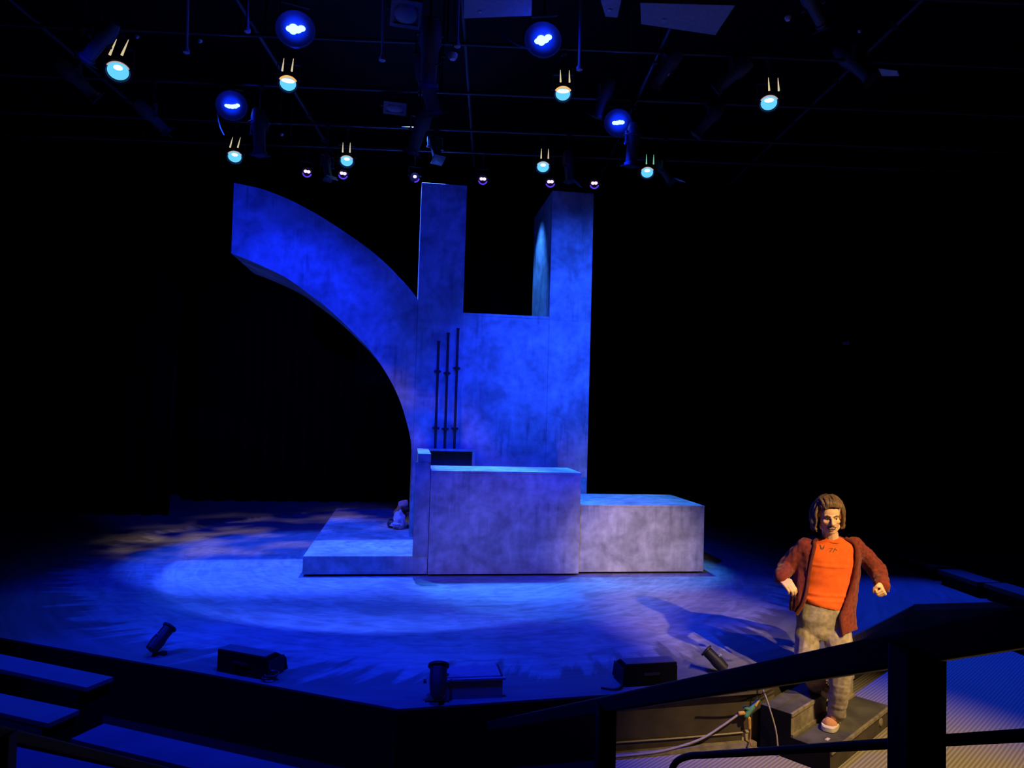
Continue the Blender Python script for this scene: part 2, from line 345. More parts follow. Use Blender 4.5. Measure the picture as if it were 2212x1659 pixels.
# drapes
def drape(name, x0, x1, y, z0, z1, pitch, label):
    n = int((x1-x0)/pitch*8); vs_ = []; fs = []
    for i in range(n+1):
        x = x0+(x1-x0)*i/n; a = 2*PI*(x-x0)/pitch
        for z, k in ((z0, 1.25), ((z0+z1)/2, 1.0), (z1, 0.7)):
            vs_.append((x+0.02*math.sin(a*0.37+z), y+0.07*k*math.sin(a+0.5*math.sin(a*0.23)), z))
    for i in range(n):
        for j in range(2): fs.append((i*3+j, (i+1)*3+j, (i+1)*3+j+1, i*3+j+1))
    o = MB().add(vs_, fs).build(name, VELVET, smooth=True); m_ = o.modifiers.new('thick', 'SOLIDIFY'); m_.thickness = 0.01
    return tag(o, label, 'curtain')
drape('stage_curtain', -4.5, 7.0, 15.6, FZ, 7.0, 0.42, 'wide black curtain closing the back of the stage behind the set')
drape('stage_curtain', -9.0, -4.1, 13.6, FZ, 7.0, 0.38, 'black side curtain standing left of the arch')
drape('stage_curtain', 5.6, 9.4, 12.6, FZ, 7.0, 0.38, 'black side curtain behind and right of the low block')

# ------------------------------------------------------------------ the set
WY, WB = 10.09, 11.57
def wp(x, y): p = ony(x, y, WY); return (p.x, p.z)
seam = wp(905, 600)[0]
setw = thing('set_wall', (0.9, WY, FZ), 'tall plaster set wall with two pillars and a curved half arch', 'stage set')
upper = [(505.3,395),(540,402),(572,410),(625,431),(660,449),(694,468),(747,502.6),(796,537),(836.5,572),(859,595),(881,618.5),(902.5,646)]
lower = [(499.5,547.5),(552,568),(613,597),(661.6,630.7),(710,668),(759,714),(804,762),(836.5,810),(861,858.5),(877,907),(888,956),(891,1001),(891.5,1080),(893,1162)]
xl0 = wp(907.8, 500)[0]; xl1 = wp(1004, 560)[0]; xr0 = wp(1189.5, 560)[0]; xr1 = wp(1276, 700)[0]
ztL = wp(911, 394)[1]; ztR = wp(1194, 411.5)[1]; zs = wp(1090, 679.8)[1]
lo_pts = [wp(*p) for p in lower]; up_pts = [wp(*p) for p in upper]
lo_pts = [(min(x, xl0-0.012), z) for x, z in lo_pts]; lo_pts[-1] = (lo_pts[-1][0], 0.214)
up_pts[-1] = (xl0-0.002, up_pts[-1][1])
# arch built as a strip of quads between the two curves, carried back through the wall's depth
def resample(pts, n):
    L = [0]
    for i in range(1, len(pts)): L.append(L[-1]+math.dist(pts[i], pts[i-1]))
    out = []
    for k in range(n):
        s_ = L[-1]*k/(n-1); j = 1
        while j < len(pts)-1 and L[j] < s_: j += 1
        t = (s_-L[j-1])/(L[j]-L[j-1]); out.append((pts[j-1][0]+t*(pts[j][0]-pts[j-1][0]), pts[j-1][1]+t*(pts[j][1]-pts[j-1][1])))
    return out
def smooth2(pts): return [(p.x, p.z) for p in bez([(x, 0, z) for x, z in pts], 6)]
A = resample(smooth2(lo_pts), 60); B = resample(smooth2(up_pts)+[(xl0-0.002, z) for z in (2.9, 2.2, 1.5, 0.9, 0.214)], 200)
Bm = []
for i, (x, z) in enumerate(A):             # pair each inner point with an outer one
    Bm.append(resample(smooth2(up_pts)+[(xl0-0.002, zz) for zz in (2.6, 1.5, 0.214)], 60)[i])
mb = MB(); n = len(A)
vs_ = [(x, WY, z) for x, z in A]+[(x, WY, z) for x, z in Bm]+[(x, WB, z) for x, z in A]+[(x, WB, z) for x, z in Bm]
fs = []
for i in range(n-1):
    fs += [(i, i+1, n+i+1, n+i), (2*n+i, 3*n+i, 3*n+i+1, 2*n+i+1), (i, 2*n+i, 2*n+i+1, i+1), (n+i, n+i+1, 3*n+i+1, 3*n+i)]
fs += [(0, n, 3*n, 2*n), (n-1, 3*n-1, 4*n-1, 2*n-1)]
mb.add(vs_, fs).build('arch', PLASTER, setw)
MB().box((xl0, WY-0.006, FZ), (xl1, WB, ztL)).build('pillar', PLASTER, setw, bevel=0.006)
MB().box((xr0, WY-0.006, FZ), (xr1, WB, ztR)).build('pillar', PLASTER, setw, bevel=0.006)
MB().box((xl1, WY, FZ), (xr0, WB, zs)).build('centre_panel', PLASTER, setw, bevel=0.006)
MB().box((xl1+0.002, WY-0.012, zs-0.035), (xr0-0.002, WY, zs)).build('sill_trim', PLASTER, setw)
zj = wp(1230, 692.5)[1]
MB().box((xr0+0.05, WY-0.012, zj-0.006), (xr1-0.02, WY-0.005, zj+0.006)).build('seam_batten', PLASTER, setw)

TX1, TX2, TYF, TYB, TZ = 0.317, 2.188, 8.766, 9.55, 1.252
ct = thing('counter_block', ((TX1+TX2)/2, TYF, FZ), 'tall plaster counter block with streaked front before the set wall', 'counter')
MB().box((TX1, TYF, 0), (TX2, TYB, TZ-0.03)).build('body', PLASTER, ct, bevel=0.004)
MB().box((TX1, TYF-0.004, TZ-0.03), (TX2+0.004, TYB, TZ)).build('top_slab', PLASTER, ct, bevel=0.004)
MB().box((TX1+0.05, TYF+0.05, FZ), (TX2-0.05, TYB-0.05, 0)).build('plinth', BLACK, ct)
BX2, BYF, BYB, BZ = 3.861, 8.853, 10.06, 0.844
lb = thing('low_block', ((TX2+BX2)/2, BYF, FZ), 'low greyish plaster block joined to the right end of the counter', 'bench')
MB().box((TX2+0.006, BYF, 0), (BX2, BYB, BZ-0.025)).build('body', PLASTER, lb, bevel=0.004)
MB().box((TX2+0.006, BYF-0.003, BZ-0.025), (BX2+0.003, BYB, BZ)).build('top_slab', PLASTER, lb, bevel=0.004)
MB().box((TX2+0.05, BYF+0.05, FZ), (BX2-0.05, BYB-0.05, 0)).build('plinth', BLACK, lb)
pf = thing('low_platform', (-0.4, 8.79, FZ), 'knee-low plaster platform running back under the arch', 'platform')
MB().prism([(-1.154,8.789),(TX1-0.006,8.789),(TX1-0.006,WY-0.008),(xl0-0.004,WY-0.008),(xl0-0.004,12.88),(-1.154,12.88)], 0, 0.2135).build('deck', PLASTER, pf, bevel=0.004)
MB().box((-1.10, 8.84, FZ), (xl0-0.06, 12.8, 0)).box((xl0-0.06, 8.84, FZ), (TX1-0.06, WY-0.06, 0)).build('plinth', BLACK, pf)
pa = ony(903.5, 981, 8.80); pb = ony(931.5, 980, 8.80)
SX0, SX1, SZ = pa.x, pb.x, pb.z
sp_ = thing('counter_side_panel', ((SX0+SX1)/2, 8.78, 0.214), 'narrow upright plaster panel at the left end of the counter', 'panel')
MB().box((SX0-0.03, 8.77, 0.2155), (SX1-0.03, 8.79, SZ-0.10)).build('face_board', PLASTER, sp_, bevel=0.003)
MB().box((SX0, 8.762, SZ-0.1), (TX1-0.004, 8.79, SZ)).build('face_cap', PLASTER, sp_, bevel=0.003)
MB().box((SX0, 8.79, 0.2155), (TX1-0.004, 10.075, SZ)).build('body', PLASTER, sp_, bevel=0.003)
# open dark niche against the wall, between side panel and counter
NX1 = ony(1026, 972, 9.90).x; NZ = ony(975, 970, 9.90).z
ni = thing('wall_niche', ((TX1+NX1)/2, 9.9, FZ), 'dark recessed niche box on the wall behind the counter, under the pipes', 'niche')
MB().box((TX1+0.002, 9.88, NZ-0.03), (NX1, WY-0.008, NZ)).build('top_board', PLASTER, ni)
MB().box((NX1-0.035, 9.88, FZ), (NX1, WY-0.008, NZ-0.03)).build('side_board', PLASTER, ni)
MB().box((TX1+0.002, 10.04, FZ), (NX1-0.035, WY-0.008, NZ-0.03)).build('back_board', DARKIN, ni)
# wall pipes
pipes = [((947.5,740),(950,965),(802,925),'leftmost and shortest of three dark wall pipes above the niche'),
         ((968.5,722),(970,966),(806,927),'middle one of three dark wall pipes above the niche'),
         ((989.5,712),(988,967),(795,926),'rightmost and tallest of three dark wall pipes above the niche')]
for (tx, ty), (bx, by), (b1, b2), lab in pipes:
    t_ = ony(tx, ty, WY-0.07); b_ = ony(bx, by, WY-0.07); b_.x = t_.x; b_.z = NZ+0.001
    g = thing('wall_pipe', b_, lab, 'pipe', 'three wall pipes')
    MB().tube([b_, t_], 0.018, 12).build('tube', PIPEM, g, smooth=True)
    MB().lathe([(0.0,0.0),(0.024,0.0),(0.024,0.02),(0.0,0.024)], 12, Matrix.Translation(t_)).build('end_cap', PIPEM, g)
    for q in (b1, b2):
        z = ony(tx, q, WY-0.07).z
        m_ = MB().box((t_.x-0.05, WY-0.025, z-0.012), (t_.x+0.05, WY-0.0065, z+0.012)).box((t_.x-0.012, WY-0.08, z-0.012), (t_.x+0.012, WY-0.02, z+0.012))
        m_.lathe([(0.027,-0.016),(0.032,-0.016),(0.032,0.016),(0.027,0.016)], 14, Matrix.Translation((t_.x, t_.y, z)))
        m_.build('bracket', PIPEM, g)

# small heap of props against the foot of the arch
CLOTH1 = plain('grey_blue_cloth', (0.42, 0.42, 0.48), 0.9, var=0.3); LEATHER = plain('brown_leather', (0.22, 0.11, 0.06), 0.6, var=0.3)
PINKC = plain('pink_cloth', (0.62, 0.38, 0.36), 0.85); DARKCL = plain('dark_cloth', (0.03, 0.022, 0.022), 0.9); WHITEC = plain('off_white_cloth', (0.62, 0.6, 0.58), 0.85); POT = plain('dark_pot_glaze', (0.05, 0.045, 0.05), 0.4)
def blob(name, px, py, D, r, m, label, cat, base=None, amp=0.25, sc_=9, sub=None):
    c = ond(px, py, D); bm = bmesh.new(); bmesh.ops.create_icosphere(bm, subdivisions=4, radius=1)
    for v in bm.verts:
        k = 1+amp*noise.noise(v.co*2.1+Vector((px, py, 0)))+amp*0.5*noise.noise(v.co*5+Vector((py, px, 3)))
        v.co = Vector((v.co.x*r[0], v.co.y*r[1], v.co.z*r[2]))*k
        if base is not None and c.z+v.co.z < base: v.co.z = base-c.z+0.0005
    for f in bm.faces: f.smooth = True
    me = bpy.data.meshes.new(name); bm.to_mesh(me); bm.free(); me.materials.append(m)
    o = link(name, me); o.location = c; return tag(o, label, cat)
PZ = 0.2145
blob('cloth_bundle', 862, 1128, 10.62, (0.095, 0.13, 0.17), CLOTH1, 'crumpled grey cloth bundle on the platform against the arch foot', 'bundle', PZ)
blob('leather_bag', 864, 1113, 10.78, (0.085, 0.08, 0.15), LEATHER, 'brown leather bag slumped behind the grey cloth bundle', 'bag', None)
blob('black_cap', 878, 1100, 10.72, (0.085, 0.09, 0.04), DARKCL, 'black cap lying on top of the grey bundle', 'cap')
cz = ond(871, 1088, 10.78)
cu = thing('pink_cushion', cz, 'small pink cushion propped at the top of the prop heap', 'cushion')
q = MB().loft([(cz+Vector((0,-0.02+0.008*i,0)), Vector((0.072,0,0.018))*k, Vector((-0.008,0,0.052))*k) for i, k in enumerate((0.6,0.95,1.0,0.95,0.6))], 24, 4).build('cover', PINKC, cu, smooth=True)
MB().tube([cz+Vector((0.06*math.cos(a)*1.15, 0, 0.05*math.sin(a)+0.02*math.cos(a))) for a in [2*PI*k/20 for k in range(21)]], 0.004, 6).build('piping', PINKC, cu)
pt = onz(848, 1140, PZ)
po = thing('dark_pot', pt, 'dark round pot standing left of the grey bundle on the platform', 'pot')
MB().lathe([(0.05,0),(0.075,0.02),(0.085,0.06),(0.07,0.105),(0.055,0.115),(0.062,0.128),(0.05,0.126),(0.045,0.11)], 20, Matrix.Translation(pt)).build('body', POT, po, smooth=True)
MB().tube([pt+Vector((-0.03+0.06*k/8, -0.08-0.02*math.sin(PI*k/8), 0.06+0.04*math.sin(PI*k/8))) for k in range(9)], 0.006, 6).build('handle', POT, po)
a_ = onz(866, 1142, PZ)+Vector((0,0,0.02)); b_ = a_+Vector((0.10, 0.05, 0.06))
ro = thing('paper_roll', a_, 'white paper roll leaning on the front of the grey bundle', 'paper roll')
MB().tube([a_, b_], 0.016, 14).build('sheet', WHITEC, ro, smooth=True); MB().tube([a_+(b_-a_)*0.45, a_+(b_-a_)*0.52], 0.018, 14).build('band', LEATHER, ro)
blob('pale_rag', 856, 1133, 10.50, (0.075, 0.05, 0.035), WHITEC, 'pale rag lying between the dark pot and the paper roll', 'rag', PZ, 0.4)
p0_ = onz(852, 1128, PZ)+Vector((0,0.05,0.006)); p1_ = ond(866, 1100, 10.7)
MBs = MB().bar(p0_, p1_, 0.035, 0.014).build('wooden_stick', LEATHER, None, bevel=0.002); tag(MBs, 'brown wooden stick leaning against the prop heap', 'stick')

# ------------------------------------------------------------------ stage steps and lower front
sp2 = thing('stage_steps', st(0.55, 0.25, PIT), 'worn black portable steps leading down from the stage, man standing on them', 'steps')
def stbox(e0, e1, n0, n1, z0, z1):
    M_ = Matrix((E_, -N_, Vector((0,0,1)))).transposed().to_4x4(); M_.translation = CORNER
    return MB().box((e0, -n1, z0), (e1, -n0, z1), M_)
T1, T2 = -0.17, -0.34
stbox(-0.02, 1.18, 0.012, 0.25, T1-0.03, T1).build('tread', STEPP, sp2, bevel=0.004)
stbox(-0.02, 1.18, 0.225, 0.245, T2, T1-0.03).build('riser', NOSING, sp2)
stbox(-0.02, 1.18, 0.012, 0.54, T2-0.03, T2).build('tread', STEPP, sp2, bevel=0.004)
stbox(-0.02, 1.18, 0.505, 0.53, PIT, T2-0.03).build('riser', FASCIA, sp2)
stbox(-0.03, -0.02, 0.012, 0.245, PIT, T1-0.002).build('side_board', BLACK, sp2)
stbox(-0.03, -0.02, 0.245, 0.53, PIT, T2-0.002).build('side_board', BLACK, sp2)
stbox(1.18, 1.19, 0.012, 0.53, PIT, T2-0.002).build('side_board', FASCIA, sp2)
stbox(-0.02, 1.18, 0.238, 0.256, T1-0.025, T1+0.003).build('nosing', NOSING, sp2, bevel=0.003)
stbox(-0.02, 1.18, 0.526, 0.546, T2-0.025, T2+0.003).build('nosing', NOSING, sp2, bevel=0.003)
stbox(-0.02, 1.18, 0.245, 0.262, T2, T2+0.02).build('cleat', NOSING, sp2)
for e in (0.36, 0.98):
    M_ = Matrix((E_, Vector((0,0,1)), N_)).transposed().to_4x4(); M_.translation = st(e, 0.53, -0.415)
    MB().lathe([(0.034,0),(0.032,0.008),(0.018,0.014)], 16, M_).build('bolt', NOSING, sp2, smooth=True)
for e, n_, w_ in ((0.13, 0.43, 0.022),):
    o = stbox(e, e+0.05, n_, n_+w_, T2, T2+0.004).build('paper_scrap', WHITEC); tag(o, 'tiny pale paper scrap on the lower step near its left end', 'paper')

# cables on the stage front
def cable(name, pts, r, m, label, group=None):
    o = MB().tube(bez(pts, 8), r, 8).build(name, m, smooth=True); return tag(o, label, 'cable', group)
def fas(x, y, off=0.012):                # a point just before the stage front face
    d = ray(x, y); nrm = Vector((-0.0908, 0.9959, 0)); p0 = Vector((0.01, 5.0-off, 0))
    return EYE + d*(nrm.dot(p0-EYE)/nrm.dot(d))
cable('straight_cable', [fas(1312,1605.5), fas(1330,1604), fas(1470,1594), fas(1617,1581)], 0.006, ROPE, 'thin pale cable stretched straight along the stage front')
cable('slack_cable', [fas(1312,1635,.05), fas(1345,1632.5,.05), fas(1430,1622,.05), fas(1510,1598,.05), fas(1560,1568,.05), fas(1598,1541,.05)], 0.008, ROPE, 'slack pale cable curving up to the green connector')
gc = thing('green_connector', fas(1615,1545,.06), 'green three-way cable connector on the stage front by the steps', 'connector')
MB().chain([fas(1612,1545,.06), fas(1622,1532,.06), fas(1638,1514,.06)], [0.022, 0.02, 0.016]).build('body', GREEN, gc, smooth=True)
MB().chain([fas(1608,1528,.06), fas(1620,1534,.06)], [0.013, 0.015]).build('side_arm', GREEN, gc, smooth=True)
MB().chain([fas(1598,1541,.06), fas(1606,1540,.06)], [0.015, 0.014]).build('plug_tip', YELLOW, gc, smooth=True)
MB().chain([fas(1632,1524,.075), fas(1638,1515,.075)], [0.01, 0.009]).build('plug_tip', YELLOW, gc, smooth=True)
MB().chain([fas(1618,1552,.06), fas(1619,1572,.06)], [0.014, 0.013]).build('plug_tip', YELLOW, gc, smooth=True)
cable('hanging_cable', [fas(1618,1550,.06), fas(1621,1580,.06), fas(1620,1600,.06), onz(1624,1612,PIT+0.045)], 0.007, ORANGECABLE, 'short orange-brown cable hanging below the green connector')
cable('loop_cable', [st(-0.05,0.02,-0.01), st(-0.06,0.08,-0.12), st(-0.05,0.14,-0.3), st(-0.05,0.16,-0.42), st(-0.05,0.17,-0.485)], 0.006, ROPE, 'thin pale cable drooping over the black side of the steps')
cable('top_cable', [onz(1560,1500,0.0)+Vector((0,0.05,0)), onz(1650,1490,0)+Vector((0,0.02,0)), onz(1700,1472,0)+Vector((0,0.05,0)), onz(1745,1440,0)], 0.006, BLACK, 'black cable lying along the stage edge above the steps')
tp = MB().box((0,0,0),(0.05,0.004,0.1)).build('tape_patch', ROPE); tp.location = fas(1602,1606,0.006); tag(tp, 'pale tape patch low on the stage front beside the hanging cable', 'tape')

# ------------------------------------------------------------------ equipment along the stage edge
def floor_par(px, py, aim, s, label):
    b0 = onz(px, py, FZ)
    g = thing('floor_spotlight', b0, label, 'spotlight')
    d = Vector(aim).normalized(); x = d.cross(Vector((0,0,1))).normalized(); y = x.cross(d)
    c = b0+Vector((0,0,0.13*s)); M_ = Matrix((x, y, d)).transposed().to_4x4(); M_.translation = c
    MB().lathe([(0.02*s,-0.12*s),(0.05*s,-0.11*s),(0.058*s,-0.03*s),(0.05*s,0.03*s),(0.05*s,0.10*s),(0.062*s,0.105*s),(0.062*s,0.12*s),(0.045*s,0.12*s),(0.045*s,0.0)], 20, M_).build('can', CAN, g, smooth=True)
    MB().lathe([(0.044*s,0.07*s),(0.044*s,0.075*s)], 16, M_).build('lens', STEEL, g)
    k = MB()
    for sgn in (-1, 1): k.bar(c+x*sgn*0.066*s, b0+x*sgn*0.066*s+Vector((0,0,0.006)), 0.022*s, 0.005)
    k.bar(b0-x*0.07*s+Vector((0,0,0.006)), b0+x*0.07*s+Vector((0,0,0.006)), 0.035*s, 0.01)
    k.build('yoke', CAN, g)
    MB().bar(b0-d*0.07*s-Vector((0,0,d.z*-0.07*s))+Vector((0,0,0.0065)), b0+Vector((d.x,d.y,0))*0.07*s+Vector((0,0,0.0065)), 0.05*s, 0.012).build('foot_plate', CAN, g)
    MB().tube([c+y*0.052*s, c+y*0.075*s], 0.01*s, 10).build('knob', PALE, g)
    return g
floor_par(345, 1413, (0.5, 0.75, 0.75), 0.95, 'small black floor spotlight at the left stage edge, tilted up')
floor_par(1545, 1456, (-0.75, 0.5, 0.75), 0.85, 'small black floor spotlight at the right stage edge near the steps')
GB = plain('blue_grey_box', (0.14, 0.14, 0.15), 0.5)
def wedge(pxs, label, m_top, m_front, mir=1, name='floor_monitor'):
    (ax_, ay_), (bx_, by_) = pxs
    a = onz(ax_, ay_, FZ); b = onz(bx_, by_, FZ); d = (b-a); L = d.length; d.normalize(); dn = Vector((-d.y, d.x, 0))
    g = thing(name, (a+b)/2, label, 'floor monitor')
    M_ = Matrix((d, dn, Vector((0,0,1)))).transposed().to_4x4(); M_.translation = a
    k = MB(); prof = [(0,0),(0.27,0),(0.24,0.10),(0.13,0.165),(0,0.165)]
    n_ = len(prof); vv = [M_ @ Vector((x_, p[0], p[1])) for x_ in (0, L) for p in prof]
    k.add(vv, [tuple(range(n_)), tuple(reversed(range(n_, 2*n_)))]+[(i, n_+i, n_+(i+1)%n_, (i+1)%n_) for i in range(n_)]).build('cabinet', m_front, g, bevel=0.006)
    MB().box((0.01,0.005,0.1655),(L-0.01,0.125,0.170),M_).build('lid', m_top, g)
    MB().box((-0.012,0.02,0.0),(-0.001,0.2,0.13),M_).build('end_plate', CAN, g)
    MB().box((L+0.001,0.02,0.0),(L+0.012,0.2,0.13),M_).build('end_plate', CAN, g)
    MB().box((L*0.35,-0.012,0.08),(L*0.65,-0.001,0.1),M_).build('handle', CAN, g)
    return g
wedge(((468,1450),(572,1470)), 'black floor monitor wedge at the left front stage edge', GB, BLACK)
wedge(((1350,1485),(1462,1478)), 'black floor monitor wedge at the right front stage edge, blue-lit lid', GB, BLACK)
# blue lit flat box with an upright lamp at its left end
a = onz(962,1512,FZ); b = onz(1085,1507,FZ); d = (b-a).normalized(); dn = Vector((-d.y, d.x, 0)); L = (b-a).length
M_ = Matrix((d, dn, Vector((0,0,1)))).transposed().to_4x4(); M_.translation = a
g = thing('floor_monitor', (a+b)/2, 'blue-lit grey floor monitor in the middle of the front stage edge', 'floor monitor')
GB2 = plain('grey_laminate', (0.28, 0.28, 0.285), 0.5)
MB().box((0,0,0),(L,0.02,0.13),M_).build('front_board', GB2, g)
MB().box((0,0.02,0.0),(L-0.01,0.24,0.15),M_).build('body', GB2, g, bevel=0.004)
MB().box((0.01,-0.006,0.125),(L+0.02,0.03,0.14),M_).build('front_lip', PANELM, g)
MB().box((L-0.01,0.02,0.0),(L+0.003,0.24,0.152),M_).build('end_plate', CAN, g)
lamp = onz(945,1514,FZ); g = thing('floor_spotlight', lamp, 'upright black floor spotlight beside the middle floor monitor', 'spotlight')
dirv = Vector((0.05, 0.65, 0.75)).normalized(); x = dirv.cross(Vector((0,0,1))).normalized(); y = x.cross(dirv)
M_ = Matrix((x, y, dirv)).transposed().to_4x4(); M_.translation = lamp+Vector((0,0,0.135))
MB().lathe([(0.02,-0.13),(0.05,-0.09),(0.06,0.0),(0.06,0.09),(0.075,0.10),(0.075,0.115),(0.055,0.115),(0.05,0.02)], 20, M_).build('can', CAN, g, smooth=True)
MB().box((-0.018,-0.064,-0.05),(0.018,-0.056,0.08),M_).build('label_plate', GB2, g)
k = MB()
for sgn in (-1,1): k.bar(lamp+x*sgn*0.078+Vector((0,0,0.135)), lamp+x*sgn*0.078+Vector((0,0,0.006)), 0.024, 0.006)
k.bar(lamp-x*0.085+Vector((0,0,0.006)), lamp+x*0.085+Vector((0,0,0.006)), 0.05, 0.011); k.build('yoke', CAN, g)
for sgn in (-1,1): MB().tube([lamp+x*sgn*0.081+Vector((0,0,0.135)), lamp+x*sgn*0.1+Vector((0,0,0.135))], 0.014, 10).build('knob', CAN, g)
c0 = onz(578,1470,FZ)
cable('coiled_cable', [c0+Vector((0.045*math.cos(t)+0.03*t/12, 0.045*math.sin(t), 0.012+0.006*t/2)) for t in [0.7*k for k in range(22)]], 0.007, GRIP, 'small coil of cable at the right end of the left floor monitor')
cable('monitor_lead', [onz(1352,1478,FZ)+Vector((-0.03,0,0.06)), onz(1342,1488,FZ)+Vector((0,0,0.02)), onz(1330,1494,FZ)+Vector((0,0.02,0.01)), onz(1300,1490,FZ)+Vector((0,0.02,0.008))], 0.008, CAN, 'short black lead running off the right floor monitor')

# ------------------------------------------------------------------ seats in front of the left stage edge, black sheet for the unlit floor
def bench(p0, p1, depth, z, label, cat='bench'):
    a = onz(*p0, z); b = onz(*p1, z); d = (b-a); L = d.length; d.normalize(); dn = Vector((d.y, -d.x, 0))
    if dn.y > 0: dn = -dn
    g = thing('audience_bench', ((a+b)/2).to_3d()*1.0, label, cat, None); LOC[g.name] = Vector(g.location)
    M_ = Matrix((d, dn, Vector((0,0,1)))).transposed().to_4x4(); M_.translation = a
    MB().box((0,0,-0.035),(L,depth,0),M_).build('seat_plank', BENCHTOP, g, bevel=0.004)
    for t in (0.03, 0.5, 0.97):
        MB().box((L*t-0.03,0.03,PIT+0.031-z),(L*t+0.03,depth-0.03,-0.035),M_).build('support', BLACK, g)
    MB().box((0.01,0.01,-0.12),(L-0.01,0.03,-0.035),M_).build('front_rail', BLACK, g)
    return g
bench((-260,1359),(245,1462), 0.22, -0.05, 'bench with blue-lit plank nearest the left stage edge')
bench((-260,1442),(172,1533), 0.22, -0.05, 'second blue-lit bench back from the left stage edge')
bench((225,1562),(800,1693), 0.23, -0.05, 'long blue-lit bench in the left foreground beside the black floor sheet')
bench((-260,1520),(300,1664), 0.75, -0.05, 'broad blue-lit bench top at the lower left behind the left handrail')
blkfl = [(-1.62, 5.35), (0.02, 4.85), (1.52, 4.95), (1.38, 2.2), (-0.2, 2.2), (-0.55, 3.9), (-1.7, 4.72)]
o = MB().prism([(-3.5,6.71),(-1.45,5.675),(0.0,4.915),(1.48,5.05),(1.3,2.2),(-0.6,1.6),(-4.6,3.6)][::-1], PIT+0.001, PIT+0.03).build('shade_sheet', BLACK); tag(o, 'flat black sheet added for the unlit floor in front of the left half of the stage', 'platform')  # darkness of the unlit carpet put in as a black sheet

LEDGE = plain('ledge_paint', (0.06, 0.06, 0.062), 0.7)
# right side ledges
for (p, q, lab) in [((1928,1190),(2015,1222),'farthest of three dark ledges along the right side of the stage'),
                    ((2026,1228),(2110,1256),'middle of three dark ledges along the right side of the stage'),
                    ((2124,1258),(2235,1292),'nearest of three dark ledges along the right side of the stage')]:
    a = onz(*p, 0.16); b = onz(*q, 0.16)
    g = thing('side_ledge', (a+b)/2, lab, 'ledge', 'ledges on the right'); g.location.z = FZ; LOC[g.name] = Vector(g.location)
    d = (b-a); L = d.length; d.normalize(); dn = Vector((-d.y, d.x, 0)); M_ = Matrix((d, dn, Vector((0,0,1)))).transposed().to_4x4(); M_.translation = Vector((a.x,a.y,FZ))
    MB().box((0,0,0.13),(L,0.30,0.18),M_).build('top_board', LEDGE, g)
    MB().box((0.03,0.03,0),(L-0.03,0.27,0.13),M_).build('base', BLACK, g)
sn = ony(1832, 740, 12.4); g = thing('wall_sensor', sn, 'tiny white sensor on the black curtain right of the set', 'sensor')
MB().ell(sn, (0.035,0.03,0.045)).build('dome', PALE, g, smooth=True); MB().tube([sn, sn+Vector((0,0.12,0))], 0.03, 12).build('mount', PALE, g)

# ------------------------------------------------------------------ handrails near the camera
def rp(x, y): return ond(x, y, 1/(0.478+6.2e-4*(x-1500)))
g = thing('handrail', (rp(1980,1600).x, rp(1980,1600).y, 0.6), 'black steel handrail crossing the right foreground before the man', 'handrail')
MB().bar(rp(1060,1568), rp(2330,1333), 0.045, 0.058).build('top_rail', RAIL, g, bevel=0.006)
c = rp(1980,1500)
MB().box((c.x-0.038,c.y-0.03,0.4),(c.x+0.038,c.y+0.03,rp(1980,1398).z)).build('post', RAIL, g, bevel=0.006)
c = rp(1308,1600)
MB().box((c.x-0.035,c.y-0.03,PIT+0.03),(c.x+0.035,c.y+0.03,rp(1308,1522).z)).build('post', RAIL, g, bevel=0.004)
pts = [rp(1440,1800), rp(1443,1720), rp(1449,1670), rp(1462,1645), rp(1490,1633), rp(1530,1630.5)]+[rp(1530+80*k, 1630.5-(80*k)*0.0615) for k in range(1, 11)]
MB().tube(bez(pts,5), 0.0098, 12).build('lower_bar', RAIL, g, smooth=True)
def lp(x, y): return ond(x, y, 1/(0.66-6.0e-4*x))
g = thing('handrail', (lp(0,1700).x, lp(0,1700).y, 0.6), 'black steel handrail at the lower left corner', 'handrail')
MB().bar(lp(-120,1558), lp(760,1763), 0.03, 0.028).build('top_rail', RAIL, g, bevel=0.004)
c = lp(2,1650); MB().box((c.x-0.022,c.y-0.02,0.4),(c.x+0.022,c.y+0.02,lp(2,1585).z)).build('post', RAIL, g, bevel=0.004)

# ------------------------------------------------------------------ lighting grid
GZ = 5.95; GD = Vector((1, -GRID_K, 0)).normalized(); GN = Vector((GRID_K, 1, 0)).normalized()
def row_pt(x, v, z): return Vector((x, v-GRID_K*x, z))
ROWS = {6.46:'nearest pipe of the lighting grid running across the stage', 7.66:'second cross pipe of the lighting grid from the front',
        8.87:'third cross pipe of the lighting grid from the front', 10.07:'fourth cross pipe of the lighting grid, above the set wall', 10.95:'farthest cross pipe of the lighting grid behind the set wall'}
for v, lab in ROWS.items():
    g = thing('grid_pipe', row_pt(0, v, GZ), lab, 'pipe', 'cross pipes of the lighting grid')
    MB().tube([row_pt(-7.5, v, GZ), row_pt(8.5, v, GZ)], 0.020, 10).build('tube', GRIP, g, smooth=True)
    for x in (-6.4,-4.1,-1.9,0.3,2.6,4.8,7.1): MB().tube([row_pt(x,v,GZ+0.02), row_pt(x,v,7.2)], 0.012, 8).build('hanger', CAN, g)
